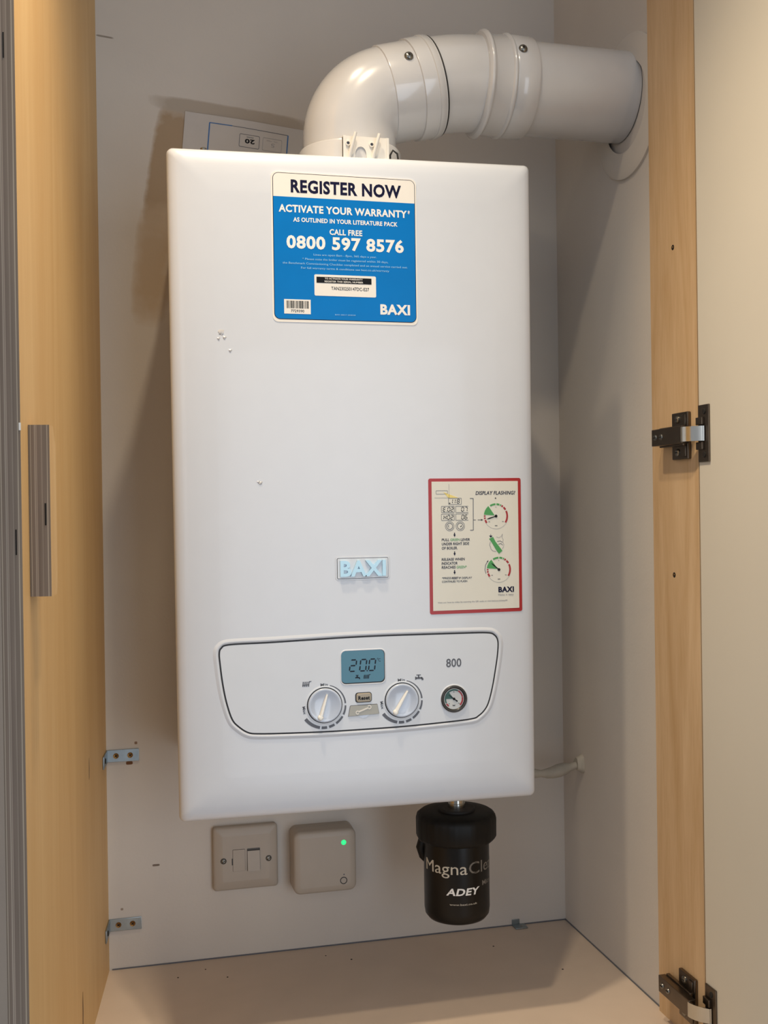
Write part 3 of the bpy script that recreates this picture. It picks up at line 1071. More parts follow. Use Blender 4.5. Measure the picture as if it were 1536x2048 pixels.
b.text('the Benchmark Commissioning Checklist completed and an annual service carried out.', pb, yt, -0.0808, 0.0553, 0.5824, 0.0021)
b.text('For full warranty terms & conditions see baxi.co.uk/warranty', pb, yt, -0.0612, 0.0349, 0.5777, 0.0021)
b.text('BAXI', wi, yt, 0.0245, 0.0576, 0.5322, 0.0099, bold=0.042)
b.text('BAX 20017 2020.04', pb, yt, -0.0252, -0.0029, 0.5293, 0.0013)
b.obj('sticker_lettering', st)
b = MB()
b.rect(-0.0472, 0.0200, 0.5497, 0.5723, yt - 0.0002, yt, M['sticker_white'], 0.0015)
b.rect(-0.0449, 0.0150, 0.5634, 0.5698, yt - 0.0004, yt - 0.0002, M['ink'])
b.text('TO ACTIVATE YOUR WARRANTY', wi, yt - 0.0004, -0.0360, 0.0053, 0.5673, 0.0017, bold=0.01)
b.text('REGISTER THIS SERIAL NUMBER', wi, yt - 0.0004, -0.0362, 0.0058, 0.5643, 0.0017, bold=0.01)
b.text('TAN230250147DC-E27', M['ink'], yt - 0.0002, -0.0290, 0.0122, 0.5563, 0.0034)
b.obj('serial_label', st, label='white serial number label')
b = MB()
b.rect(-0.0799, -0.0515, 0.5297, 0.5450, yt - 0.0002, yt, M['sticker_white'])
rnd = random.Random(3)
x = -0.0777
while x < -0.0533:
    w_ = rnd.choice((0.0003, 0.0005, 0.0008))
    b.rect(x, min(x + w_, -0.0530), 0.5355, 0.5435, yt - 0.0003, yt - 0.0002, M['ink'])
    x += w_ + rnd.choice((0.0003, 0.0004, 0.0007))
b.text('7729390', M['ink'], yt - 0.0002, -0.0727, -0.0586, 0.5315, 0.0026)
b.obj('barcode_label', st, label='small white barcode label')

# ---- red bordered instruction sticker (follows the pillowed front)
rx0, rx1, rz0, rz1 = 0.0757, 0.1831, 0.2060, 0.3544
y0 = YF - 0.0005


def conform(mb):
    for v in mb.bm.verts:
        v.co.y += drop(v.co.x, v.co.z)


b = MB()
xs = [rx0 + 0.0001 + (rx1 - rx0 - 0.0002) * k / 12 for k in range(13)]


def strip_plate(mb, x0, x1, z0, z1, ya, yb, m, r):
    """rounded plate cut into vertical strips so that it can bend"""
    K = 14
    ed = [x0 + (x1 - x0) * k / K for k in range(K + 1)]
    def zz(x):
        e = min(x - x0, x1 - x)
        if e >= r:
            return 0.0
        return r - math.sqrt(max(0, r * r - (r - e) ** 2))
    cuts = sorted(set(ed + [x0 + r * f for f in (0.1, 0.3, 0.6, 1)] + [x1 - r * f for f in (0.1, 0.3, 0.6, 1)]))
    rows_f = [[(x, ya, z0 + zz(x)), (x, ya, z1 - zz(x))] for x in cuts]
    rows_b = [[(x, yb, z0 + zz(x)), (x, yb, z1 - zz(x))] for x in cuts]
    mb.grid(rows_f, m, smooth=False)
    mb.grid(rows_b, m, smooth=False)
    for e in (0, 1):
        mb.grid([[f[e], g[e]] for f, g in zip(rows_f, rows_b)], m, smooth=False)
    for e in (0, -1):
        mb.grid([rows_f[e], rows_b[e]], m, smooth=False)


strip_plate(b, rx0, rx1, rz0, rz1, y0, YF + 0.0004, M['sticker_red'], 0.0022)
strip_plate(b, 0.0793, 0.1795, 0.2098, 0.3510, y0 - 0.0002, y0 + 0.0001, M['sticker_cream'], 0.0003)
conform(b)
rs = b.obj('instruction_sticker', boiler, label='cream sticker with a red border and pressure instructions')
yt = y0 - 0.0002
ya, yb = yt - 0.0002, yt
b = MB()
nv, gn, ik, gy, pl = M['navy'], M['green_ink'], M['ink'], M['grey_ink'], M['pale_ink']
b.text('DISPLAY FLASHING?', nv, yt, 0.1296, 0.1757, 0.3361, 0.0039, bold=0.012, slant=0.15)
conform(b)
b.obj('sticker_heading', rs)
b = MB()
b.text('PULL', nv, yt, 0.0899, 0.0985, 0.2859, 0.0027, bold=0.012, slant=0.1)
b.text('GREEN', gn, yt, 0.0996, 0.1104, 0.2858, 0.0027, slant=0.1)
b.text('LEVER', nv, yt, 0.1117, 0.1222, 0.2857, 0.0027, bold=0.012, slant=0.1)
b.text('UNDER RIGHT SIDE', nv, yt, 0.0899, 0.1211, 0.2813, 0.0028, bold=0.012, slant=0.1)
b.text('OF BOILER.', nv, yt, 0.0898, 0.1079, 0.2767, 0.0028, bold=0.012, slant=0.1)
b.text('RELEASE WHEN', nv, yt, 0.0896, 0.1158, 0.2644, 0.0027, bold=0.012, slant=0.1)
b.text('INDICATOR', nv, yt, 0.0895, 0.1076, 0.2600, 0.0028, bold=0.012, slant=0.1)
b.text('REACHES', nv, yt, 0.0895, 0.1052, 0.2557, 0.0028, bold=0.012, slant=0.1)
b.text('GREEN*', gn, yt, 0.1064, 0.1180, 0.2556, 0.0028, slant=0.1)
b.text('*PRESS', nv, yt, 0.0897, 0.1001, 0.2442, 0.0021, slant=0.1)
b.text('RESET', nv, yt, 0.1009, 0.1084, 0.2441, 0.0021, bold=0.025, slant=0.1)
b.text('IF DISPLAY', nv, yt, 0.1092, 0.1238, 0.2440, 0.0021, slant=0.1)
b.text('CONTINUES TO FLASH.', nv, yt, 0.0896, 0.1190, 0.2404, 0.0021, slant=0.1)
conform(b)
b.obj('sticker_instructions', rs)
b = MB()
b.text('BAXI', nv, yt, 0.1547, 0.1731, 0.2281, 0.0054, bold=0.042)
b.text('Make it easy', pl, yt, 0.1544, 0.1727, 0.2242, 0.0019)
b.text('View our how-to video by scanning the QR code or visit baxi.co.uk/easyfill', pl, yt, 0.0845, 0.1650, 0.2180, 0.0016)
conform(b)
b.obj('maker_lettering', rs)
b = MB()
for x0_, x1_, za, zb in ((0.0983, 0.1131, 0.3259, 0.3326), (0.0901, 0.1047, 0.3172, 0.3240), (0.0900, 0.1046, 0.3085, 0.3155)):
    b.line(rrect(x0_, x1_, za, zb, 0.0005, 2), 0.0004, ya, yb, gy, closed=True)
for za, zb in ((0.3171, 0.3238), (0.3084, 0.3154)):
    b.line([(0.1208, zb), (0.1064, zb), (0.1064, za), (0.1208, za)], 0.0004, ya, yb, gy)
for s_, x_, z_ in (('8', 0.1079, 0.3271), ('1', 0.1022, 0.3271), ('1', 0.1052, 0.3271), ('E', 0.0919, 0.3182), ('0', 0.0970, 0.3182), ('2', 0.1008, 0.3182), ('0', 0.1128, 0.3182), ('7', 0.1168, 0.3182), ('H', 0.0925, 0.3096), ('0', 0.0966, 0.3096), ('2', 0.1004, 0.3096), ('0', 0.1128, 0.3096), ('6', 0.1166, 0.3096)):
    seven(b, s_, x_, z_, 0.0026 if s_ != '1' else 0.0005, 0.0045, 0.0007, ya, yb, ik, 0.12)
b.rect(0.0989, 0.1003, 0.3266, 0.3277, ya, yb, ik)
b.rect(0.0955, 0.0960, 0.3181, 0.3186, ya, yb, ik)
for cx in (0.0993, 0.1114):
    b.arc(cx, 0.3020, 0.0050, 0, 360, 0.0004, ya, yb, gy, 28)
    b.arc(cx, 0.3020, 0.0034, 0, 360, 0.0006, ya, yb, gy, 24)
b.line([(0.0982, 0.3035), (0.0977, 0.3018), (0.0985, 0.3008)], 0.0005, ya, yb, gy)
b.line([(0.1115, 0.3010), (0.1129, 0.3027), (0.1123, 0.3011)], 0.0006, ya, yb, ik)
# small boiler drawing with its beam
b.line([(0.0990, 0.3484), (0.0990, 0.3333), (0.0825, 0.3333)], 0.0003, ya, yb, pl)
b.line(rrect(0.0842, 0.0973, 0.3374, 0.3411, 0.0005, 2), 0.0003, ya, yb, gy, closed=True)
b.poly([(0.0926, 0.3394), (0.0952, 0.3385), (0.1096, 0.3331), (0.0983, 0.3330)], ya, yb, M['yellow_ink'])
# bracket and arrow
b.line([(0.1229, 0.3322), (0.1267, 0.3322), (0.1264, 0.2973), (0.1228, 0.2972)], 0.0007, ya, yb, gy)
for x0_, x1_ in ((0.1266, 0.1294), (0.1317, 0.1360)):
    b.line([(x0_, 0.3084), (x1_, 0.3084)], 0.0005, ya, yb, ik)
b.poly([(0.1356, 0.3093), (0.1380, 0.3084), (0.1356, 0.3075)], ya, yb, ik)
for cx, cz in ((0.1047, 0.2925), (0.1045, 0.2720), (0.1042, 0.2515)):
    b.rect(cx - 0.0005, cx + 0.0005, cz, cz + 0.0023, ya, yb, nv)
    b.poly([(cx - 0.0013, cz + 0.0003), (cx + 0.0013, cz + 0.0003), (cx, cz - 0.0025)], ya, yb, nv)
b.poly([(0.1517, 0.3324), (0.1537, 0.3324), (0.1527, 0.3312)], ya, yb, ik)
b.rect(0.1525, 0.1529, 0.3322, 0.3333, ya, yb, ik)
# two gauges
for cx, cz, r, na in ((0.1530, 0.3123, 0.0132, 197), (0.1556, 0.2530, 0.0132, 140)):
    for a0, a1, m_ in ((92, 120, gn), (72, 87, gn), (63, 68, gn), (52, 60, M['red_ink']), (32, 47, M['red_ink']), (-33, 25, M['red_ink']), (176, 182, M['red_ink']), (186, 193, M['red_ink']), (198, 214, M['red_ink'])):
        b.arc(cx, cz, r, a0, a1, 0.0020, ya, yb, m_, 8)
    b.arc(cx, cz, r + 0.0008, 214, 327, 0.0002, ya, yb, pl, 20)
    b.poly([(cx - 0.0016, cz + 0.0008)] + [(cx + (r + 0.001) * math.cos(math.radians(a)), cz + (r + 0.001) * math.sin(math.radians(a))) for a in range(128, 174, 5)], ya, yb, gn)
    d = Vector((math.cos(math.radians(na)), math.sin(math.radians(na))))
    b.line([(cx, cz), (cx + d.x * 0.0085, cz + d.y * 0.0085), (cx + d.x * 0.0112, cz + d.y * 0.0112)], [0.0008, 0.0013, 0.0003], ya - 0.0002, ya, ik)
    b.disc(cx, cz, 0.0016, ya - 0.0002, ya, ik, 20)
    b.line([(cx - 0.0014, cz - 0.0105), (cx + 0.0014, cz - 0.0105)], 0.0006, ya, yb, ik)
    for q in (-1, 1):
        b.line([(cx + q * 0.0090, cz - 0.0062), (cx + q * 0.0072, cz - 0.0060)], 0.0004, ya, yb, ik)
    b.line([(cx - 0.0003, cz + 0.0098), (cx + 0.0003, cz + 0.0104)], 0.0005, ya, yb, gy)
b.line([(0.1404, 0.2490), (0.1393, 0.2530), (0.1400, 0.2585), (0.1424, 0.2622)], 0.0006, ya, yb, gy)
b.poly([(0.1433, 0.2637), (0.1416, 0.2623), (0.1430, 0.2616)], ya, yb, ik)
# hand drawing with the green lever
hp = [(0.1532, 0.2893), (0.1560, 0.2884), (0.1590, 0.2900), (0.1602, 0.2925)]
b.line(hp, 0.0003, ya, yb, pl)
b.line([(0.1602, 0.2925), (0.1598, 0.2885), (0.1612, 0.2862), (0.1605, 0.2835), (0.1618, 0.2808), (0.1612, 0.2780), (0.1598, 0.2757)], 0.0004, ya, yb, pl)
b.line([(0.1540, 0.2842), (0.1575, 0.2848), (0.1600, 0.2832)], 0.0005, ya, yb, gy)
b.line([(0.1555, 0.2812), (0.1585, 0.2818), (0.1605, 0.2800)], 0.0005, ya, yb, gy)
b.line([(0.1460, 0.2840), (0.1450, 0.2805), (0.1462, 0.2782), (0.1466, 0.2760), (0.1490, 0.2738), (0.1525, 0.2733)], 0.0006, ya, yb, pl)
b.poly([(0.1446, 0.2874), (0.1492, 0.2893), (0.1520, 0.2840), (0.1600, 0.2738), (0.1560, 0.2706), (0.1535, 0.2735), (0.1480, 0.2826)], ya - 0.0001, yb, gn)
b.line([(0.1466, 0.2925), (0.1466, 0.2905)], 0.0005, ya, yb, gy)
b.poly([(0.1448, 0.2908), (0.1484, 0.2908), (0.1466, 0.2886)], ya - 0.0002, yb, nv)
conform(b)
b.obj('sticker_diagrams', rs)

# dried glue blobs left on the front
for pts in (((-0.1462, 0.5085, 0.0030), (-0.1428, 0.5030, 0.0018), (-0.1490, 0.5018, 0.0016)), ((-0.1371, 0.4896, 0.0017),), ((-0.1095, 0.3522, 0.0015), (-0.1068, 0.3514, 0.0015), (-0.1080, 0.3505, 0.0012))):
    b = MB()
    for x, z, r in pts:
        b.lathe([(r, 0), (r * 0.8, 0.0004), (r * 0.3, 0.0007)], M['flue_white'], (x, YF, z), axis=(0, -1, 0), seg=10, cap0=False, wob=lambda rr, h, a: rr * (1 + 0.35 * math.sin(3 * a + rr * 4000)))
    b.obj('glue_residue', boiler)
# two screw heads standing just behind the top rim
for x, yy in ((-0.1600, -0.258), (0.1870, -0.258)):
    b = MB()
    b.lathe([(0.0016, 0), (0.0016, 0.009), (0.0034, 0.0095), (0.0034, 0.0118), (0.0022, 0.0126)], M['screw'], (x, yy, 0.694), seg=16)
    b.obj('lid_screw', boiler)

# ================================================================== FLUE
FY = -0.207
flue = empty('flue_pipe', (0.009, FY, 0.70), 'thick white flue pipe bending from the boiler top to the right wall', 'flue')
fw = M['flue_white']
b = MB()    # base ring on the boiler
b.lathe([(0.0585, -0.004), (0.0585, 0.0235), (0.0570, 0.0262), (0.0535, 0.0270)], fw, (0.009, FY, 0.70), seg=64, cap1=False)
b.obj('base_ring', flue)

hd = math.radians(14.5)
RB = 0.0570
zb = 0.7418


def arc_pts(n=22):
    pts = []
    tot = math.radians(90) - hd
    for k in range(n + 1):
        a = tot * k / n
        pts.append(Vector((0.009 + RB * (1 - math.cos(a)), FY, zb + RB * math.sin(a))))
    return pts


dirH = Vector((math.cos(hd), 0, math.sin(hd)))
ap = arc_pts()
E0 = ap[-1]
RT = 0.0530
b = MB()
b.tube([Vector((0.009, FY, 0.715))] + ap, RT, fw, 64)
b.obj('elbow', flue, sharp=60)


def along(o, d, prof, m, name, seg=64, capped=False):
    b = MB()
    b.lathe(prof, m, o, axis=d, seg=seg, cap0=capped, cap1=capped)
    return b.obj(name, flue, sharp=40)


along(E0 - dirH * 0.004, dirH, [(RT - 0.001, -0.001), (RT + 0.0014, 0.0), (RT + 0.0016, 0.001), (RT + 0.0016, 0.033), (RT + 0.0034, 0.0335), (RT + 0.0036, 0.0345), (RT + 0.0036, 0.0500), (RT + 0.0046, 0.0508), (RT + 0.0046, 0.0560), (RT + 0.0036, 0.0572), (RT + 0.0036, 0.0588), (RT + 0.0006, 0.0592)], fw, 'elbow_socket')
SE = E0 + dirH * 0.0556
along(SE - dirH * 0.001, dirH, [(RT - 0.002, 0.0), (RT + 0.0030, 0.0006), (RT + 0.0030, 0.0022), (RT - 0.002, 0.0026)], M['rubber'], 'rubber_seal')
# second bend brings the pipe level
zl = 0.8225
R2 = 0.20
P0 = SE
mid = [P0]
n2 = 14
for k in range(1, n2 + 1):
    a = hd * (1 - k / n2)
    mid.append(mid[-1] + Vector((math.cos(a), 0, math.sin(a))) * (0.062 / n2))
b = MB()
b.tube(mid, RT + 0.0008, fw, 64, caps=False)
b.obj('bend', flue, sharp=60)
Q = mid[-1] - Vector((0.004, 0, 0))
ax = Vector((1, 0, -0.008)).normalized()
pr = [(RT - 0.001, -0.004), (RT + 0.0046, -0.0032)]
pr += [(RT + 0.0046 + 0.0032 * math.sin(PI * k / 8), -0.0030 + 0.0075 * k / 8) for k in range(9)]
pr += [(RT + 0.0036, 0.0060), (RT + 0.0036, 0.0245)]
pr += [(RT + 0.0036 + 0.0024 * math.sin(PI * k / 8), 0.0250 + 0.0060 * k / 8) for k in range(9)]
pr += [(RT + 0.0044, 0.0320), (RT + 0.0044, 0.0560), (RT + 0.0034, 0.0580), (RT + 0.0004, 0.0584)]
along(Q, ax, pr, fw, 'bend_socket')
along(Q + ax * 0.053, ax, [(RT, 0.0), (RT, 0.0), (RT, XR - Q.x - 0.054)], fw, 'straight_pipe')
# screws through the sockets, pointing out of the surface towards the room
for (px, pz, tilt) in ((0.0665, 0.8230, None), (0.2005, 0.8420, None), (0.1390, 0.7720, 'grommet')):
    dz = pz - (0.8045 if px < 0.1 else 0.8225)
    rr = RT + (0.0016 if px < 0.1 else 0.0036 if px > 0.19 else 0.0008)
    dy = -math.sqrt(max(1e-6, rr * rr - dz * dz))
    nrm = Vector((0, dy, dz)).normalized()
    b = MB()
    o_ = Vector((px, FY + dy, pz)) - nrm * 0.0006
    if tilt:
        b.lathe([(0.0050, 0), (0.0048, 0.0010), (0.0034, 0.0016), (0.0026, 0.0008)], fw, o_, axis=nrm, seg=20, cap0=False)
        b.obj('test_point_cap', flue)
    else:
        b.lathe([(0.0052, 0), (0.0050, 0.0012), (0.0038, 0.0026), (0.0020, 0.0032)], M['screw'], o_, axis=nrm, seg=24, cap0=False)
        b.lathe([(0.0019, 0.0026), (0.0016, 0.0034)], M['dark_hole'], o_, axis=nrm, seg=6, cap0=False)
        b.obj('screw', flue)
# wall seal ring
b = MB()
b.lathe([(0.0845, 0.0), (0.0840, 0.0026), (0.0815, 0.0034), (0.066, 0.0040), (0.0535, 0.0046)], M['plastic_grey'], (XR, -0.222, 0.8000), axis=(-1, 0, 0), seg=64, cap0=False, cap1=False)
bmesh.ops.bisect_plane(b.bm, geom=b.bm.verts[:] + b.bm.edges[:] + b.bm.faces[:], plane_co=(0, -0.2810, 0), plane_no=(0, -1, 0), clear_outer=True)
b.obj('wall_seal', flue, label='grey-white flexible ring on the wall')

# white plastic clip at the front of the flue base
b = MB()
cy = FY - 0.0600
xa, xb, za, zt = -0.0112, 0.0398, 0.694, 0.7268
arch = [(0.0085 + 0.0062 * math.cos(a), 0.7075 + 0.0085 * math.sin(a)) for a in [PI * k / 10 for k in range(10, -1, -1)]]
out = [(xa, za), (0.0000, za), (0.0012, 0.703)] + [(0.0023, 0.7040)] + arch + [(0.0150, 0.7040), (0.0165, za), (xb, za), (xb, zt - 0.001), (xb - 0.001, zt), (xa + 0.001, zt), (xa, zt - 0.001)]
b.poly(out, cy, cy + 0.004, M['plastic_white'])
b.rect(xb - 0.003, xb, za, zt, cy - 0.001, cy + 0.012, M['plastic_white'])
b.rect(xa, xa + 0.003, za, zt, cy - 0.001, cy + 0.012, M['plastic_white'])
for x0_ in (-0.0068, 0.0195):
    b.lathe([(0.0030, 0), (0.0028, 0.0018), (0.0017, 0.0018)], M['plastic_white'], (x0_ + 0.001, cy, 0.7185), axis=(0, -1, 0), seg=20, cap0=False, cap1=False)
    b.lathe([(0.0016, 0.0002), (0.0012, 0.0004)], M['grey_ink'], (x0_ + 0.001, cy, 0.7185), axis=(0, -1, 0), seg=16, cap0=False)
    b.tube([(x0_ + 0.0020, cy - 0.0010, 0.7030), (x0_ + 0.0050, cy - 0.0050, 0.7160), (x0_ + 0.0085, cy - 0.0062, 0.7290)], [0.0022, 0.0020, 0.0017], M['plastic_white'], 12)
b.obj('flue_clip', flue, label='white plastic clip with two slanting pegs')
b = MB()
b.tube([(0.0445, cy + 0.012, 0.698), (0.0440, cy + 0.011, 0.712), (0.0470, cy + 0.010, 0.7175), (0.0520, cy + 0.010, 0.714), (0.0540, cy + 0.010, 0.698)], 0.0011, M['rubber'], 10)
b.obj('sensor_lead', flue)

# ================================================================== PAPER BEHIND THE BOILER
PB = empty('paper_sheet', (-0.09, 0, 0.78), 'white printed paper on the wall sticking up behind the boiler top', 'paper')
tl = math.radians(-5.2)


def rot_paper(mb):
    cx, cz = -0.0885, 0.80
    for v in mb.bm.verts:
        dx, dz = v.co.x - cx, v.co.z - cz
        v.co.x, v.co.z = cx + dx * math.cos(tl) - dz * math.sin(tl), cz + dx * math.sin(tl) + dz * math.cos(tl)
        # gently bowed away from the wall
        v.co.y -= 0.0025 * math.sin((v.co.x + 0.17) / 0.16 * PI) ** 2


b = MB()
K = 16
rows_f = [[(-0.1660 + 0.155 * k / K, -0.0016, z) for z in (0.60, 0.70, 0.78, 0.8305)] for k in range(K + 1)]
rows_b = [[(p[0], -0.0012, p[2]) for p in r] for r in rows_f]
b.grid(rows_f, M['paper']); b.grid(rows_b, M['paper'])
for e in (0, -1):
    b.grid([[f[e], g[e]] for f, g in zip(rows_f, rows_b)], M['paper'])
    b.grid([rows_f[e], rows_b[e]], M['paper'])
rot_paper(b)
b.obj('sheet', PB)
b = MB()
ya, yb = -0.0019, -0.0016
bl = M['paper_blue']


def seg_line(p, q, w, m, k=8):
    for j in range(k):
        a = Vector(p) + (Vector(q) - Vector(p)) * j / k
        c_ = Vector(p) + (Vector(q) - Vector(p)) * (j + 1) / k
        b.line([tuple(a), tuple(c_)], w, ya, yb, m)


seg_line((-0.1340, 0.700), (-0.1340, 0.8200), 0.0016, bl)
seg_line((-0.1345, 0.8205), (-0.1050, 0.8205), 0.0012, bl)
seg_line((-0.1050, 0.8205), (-0.0320, 0.8200), 0.0007, M['grey_ink'])
seg_line((-0.0315, 0.8200), (-0.0315, 0.700), 0.0016, bl)
for x0_, x1_, m_ in ((-0.0945, -0.0685, M['grey_ink']), (-0.0640, -0.0390, M['pale_ink'])):
    b.line(rrect(x0_, x1_, 0.7955, 0.8120, 0.0015, 3), 0.0006, ya, yb, m_, closed=True)
b.text('20', M['ink'], yb, -0.0873, -0.0745, 0.8010, 0.0052, bold=0.04, rot=PI)
b.text('min', M['grey_ink'], yb, -0.0852, -0.0765, 0.8078, 0.0018, bold=0.02, rot=PI)
b.text('5', M['pale_ink'], yb, -0.0530, -0.0480, 0.8010, 0.0050, bold=0.0, rot=PI)
b.text('l/m  max', M['pale_ink'], yb, -0.0590, -0.0450, 0.8075, 0.0018, rot=PI)
rot_paper(b)
b.obj('printed_boxes', PB, label='blue outline and boxed upside-down number')

# ================================================================== FUSED SWITCH
fs = empty('fused_switch', (-0.0995, 0, -0.129), 'square fused switch plate with two screws below the boiler, on the left', 'switch')
sw = M['switch_white']
b = MB()
x0_, x1_, za, zb_ = -0.1418, -0.0580, -0.1697, -0.0872
hw, hh = (x1_ - x0_) / 2, (zb_ - za) / 2
cx, cz = (x0_ + x1_) / 2, (za + zb_) / 2
rows = [[(p[0], y, p[1]) for p in rrect(cx - hw + i, cx + hw - i, cz - hh + i, cz + hh - i, r, 5)] for i, y, r in ((0.0006, -0.0002, 0.004), (0.0, -0.0075, 0.0042), (0.0008, -0.0094, 0.0040), (0.0030, -0.0106, 0.0030), (0.012, -0.0118, 0.002))]
V = b.grid(rows, sw, close_u=True)
b.cap(V[-1], sw); b.cap(V[0], sw, True)
b.obj('plate', fs, sharp=60)
YS = -0.0118
b = MB()
b.rect(-0.1169, -0.1009, -0.1449, -0.1166, YS - 0.0003, YS + 0.001, M['bezel'], 0.0008)
b.rect(-0.1166, -0.1012, -0.1446, -0.1169, YS - 0.0009, YS + 0.001, sw, 0.0006)
b.rect(-0.1182, -0.1166, -0.1365, -0.1280, YS - 0.0003, YS + 0.001, M['bezel'])
b.obj('fuse_carrier', fs)
b = MB()
b.rect(-0.0984, -0.0815, -0.1459, -0.1166, YS - 0.0003, YS + 0.001, M['bezel'], 0.001)
b.face([(-0.0979, YS - 0.0008, -0.1196), (-0.0820, YS - 0.0008, -0.1196), (-0.0820, YS - 0.0030, -0.1454), (-0.0979, YS - 0.0030, -0.1454)][::-1], sw)
b.face([(-0.0979, YS - 0.0008, -0.1196), (-0.0820, YS - 0.0008, -0.1196), (-0.0820, YS, -0.1180), (-0.0979, YS, -0.1180)], M['bezel'])
b.face([(-0.0979, YS - 0.0030, -0.1454), (-0.0820, YS - 0.0030, -0.1454), (-0.0820, YS, -0.1456), (-0.0979, YS, -0.1456)], sw)
for xx in (-0.0979, -0.0820):
    b.face([(xx, YS - 0.0008, -0.1196), (xx, YS - 0.0030, -0.1454), (xx, YS, -0.1456), (xx, YS, -0.1180)], sw)
b.obj('rocker', fs, fixn=True)
for xx, zz in ((-0.1287, -0.1305), (-0.0704, -0.1315)):
    b = MB()
    b.lathe([(0.0040, 0.0), (0.0037, 0.0006)], M['bezel'], (xx, YS + 0.0002, zz), axis=(0, -1, 0), seg=20, cap0=False)
    b.lathe([(0.0031, 0.0006), (0.0028, 0.0016), (0.0014, 0.0022)], M['screw'], (xx, YS + 0.0002, zz), axis=(0, -1, 0), seg=20, cap0=False)
    b.line([(xx - 0.0022, zz - 0.0012), (xx + 0.0022, zz + 0.0012)], 0.0007, YS - 0.0023, YS - 0.0018, M['dark_hole'])
    b.obj('plate_screw', fs)

# ================================================================== CONTROL RECEIVER BOX
rc = empty('receiver_box', (0.0, 0, -0.135), 'square grey-white control box with a lit green light below the boiler', 'control box')
b = MB()
x0_, x1_, za, zb_ = -0.0412, 0.0420, -0.1765, -0.0945
cx, cz, hw, hh = (x0_ + x1_) / 2, (za + zb_) / 2, (x1_ - x0_) / 2, (zb_ - za) / 2
rows = [[(p[0], y, p[1]) for p in rrect(cx - hw + i, cx + hw - i, cz - hh + i, cz + hh - i, r, 7)] for i, y, r in ((0.0, -0.0002, 0.009), (0.0, -0.0125, 0.009), (0.0008, -0.0128, 0.0085), (0.0008, -0.0136, 0.0085), (0.0, -0.0139, 0.009), (0.0003, -0.0305, 0.009), (0.0012, -0.0332, 0.0082), (0.0036, -0.0347, 0.0065), (0.009, -0.0352, 0.003))]
V = b.grid(rows, sw, close_u=True)
b.cap(V[-1], sw); b.cap(V[0], sw, True)
b.obj('box_case', rc, sharp=60)
b = MB()
b.lathe([(0.0034, 0), (0.0032, 0.0006), (0.002, 0.0010)], M['led'], (0.0249, -0.0350, -0.1122), axis=(0, -1, 0), seg=24, cap0=False)
b.obj('indicator_light', rc, label='glowing green light')
b = MB()
b.ribbon(circle(0.0242, -0.1618, 0.0042), [(0.0006, -0.0350), (0.0004, -0.0356), (-0.0004, -0.0356), (-0.0006, -0.0350)], M['groove'])
b.disc(0.0247, -0.1540, 0.0009, -0.0355, -0.0350, M['grey_ink'], 12)
b.obj('button_ring', rc, label='dark ring marking round the button', fixn=False)

# ================================================================== MAGNETIC FILTER
FX, FYm = 0.1425, -0.150
mf = empty('magnetic_filter', (FX, FYm, -0.17), 'black cylindrical magnetic filter with lettering hanging under the boiler', 'filter')
RBd = 0.0400
b = MB()
b.lathe([(0.0200, -0.1795), (0.0290, -0.1785), (0.0355, -0.1758), (0.0390, -0.1712), (RBd, -0.1640), (RBd, -0.077)], M['black_gloss'], (FX, FYm, 0), seg=96)
fb = b.obj('canister', mf, sharp=60)
b = MB()
cam_a = math.atan2(-0.39, 1.258)
si, di, wk = M['silver_ink'], M['dim_ink'], (FX, FYm, RBd)
b.text('Magna', si, 0, -0.0573, 0.0010, -0.1143, 0.0138, wrap=wk)
b.text('Clean', di, 0, 0.0030, 0.0560, -0.1143, 0.0138, wrap=wk)
b.text('Micro', di, 0, 0.0225, 0.0470, -0.1310, 0.0055, bold=0.01, wrap=wk)
b.text('ADEY', M['white_ink'], 0, -0.0250, 0.0155, -0.1390, 0.0078, bold=0.03, slant=0.25, wrap=wk)
b.text('www.baxi.co.uk', si, 0, -0.0209, 0.0134, -0.1510, 0.0022, wrap=wk)
b.obj('filter_lettering', fb, label='silver lettering')
b = MB()


def ribs(r, h, a):
    return r * (1 + 0.012 * (1 if math.sin(a * 12) > 0.2 else 0)) if r > 0.045 else r


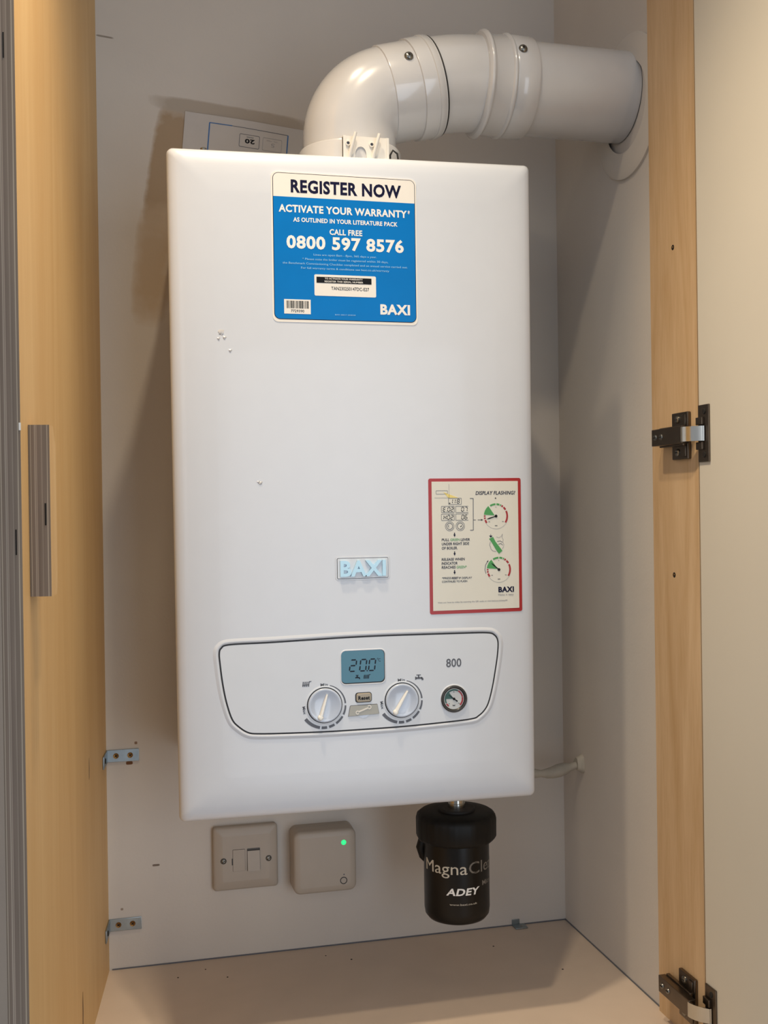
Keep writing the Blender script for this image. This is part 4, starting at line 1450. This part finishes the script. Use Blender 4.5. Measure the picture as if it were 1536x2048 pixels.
b.lathe([(0.0425, -0.0825), (0.0462, -0.0812), (0.0484, -0.0775), (0.0486, -0.0570), (0.0472, -0.0518), (0.0435, -0.0490), (0.0300, -0.0478), (0.0220, -0.0476)], M['black_plastic'], (FX, FYm, 0), seg=144, wob=ribs)
b.obj('screw_cap', mf, sharp=50)
b = MB()
b.lathe([(0.0225, -0.0482), (0.0225, -0.0452), (0.0212, -0.0444)], M['rubber'], (FX + 0.001, FYm, 0), seg=48)
b.obj('cap_washer', mf)
b = MB()
b.lathe([(0.0105, -0.0448), (0.0105, -0.0390), (0.0098, -0.0385), (0.0098, 0.0080)], M['steel'], (FX + 0.001, FYm, 0), seg=40)
b.obj('inlet_pipe', mf, label='bright metal pipe')
b = MB()
b.tube([(FX - 0.028, FYm + 0.014, -0.084), (FX - 0.0390, FYm + 0.014, -0.087), (FX - 0.0412, FYm + 0.014, -0.094), (FX - 0.0385, FYm + 0.014, -0.105), (FX - 0.032, FYm + 0.013, -0.114)], [0.007, 0.0065, 0.006, 0.005, 0.003], M['black_plastic'], 16)
b.obj('side_outlet', mf)

# ================================================================== PATCHED WASTE PIPE
b = MB()
pts, rr = [], []
rnd = random.Random(5)
for k in range(19):
    f = k / 18
    x = 0.190 + (XR + 0.003 - 0.190) * f
    z = -0.012 - 0.024 * math.sin(min(1, f * 1.28) * PI * 0.5) + 0.010 * max(0, f - 0.7) / 0.3
    pts.append((x, -0.062 + 0.003 * math.sin(f * 9), z))
    rr.append(0.0070 + 0.0018 * math.sin(f * 17 + 1) + rnd.uniform(-0.001, 0.001))
b.tube(pts, rr, M['mastic'], 18)
b.lathe([(0.0125, 0), (0.0115, 0.002), (0.010, 0.004), (0.008, 0.008)], M['mastic'], (XR + 0.0, pts[-1][1], pts[-1][2]), axis=(-1, 0, 0), seg=20, cap0=False, wob=lambda r, h, a: r * (1 + 0.12 * math.sin(3 * a + 1)))
b.obj('waste_pipe', loc=(XR, 0, -0.045), label='short lumpy painted pipe running from behind the boiler into the right wall', cat='pipe')
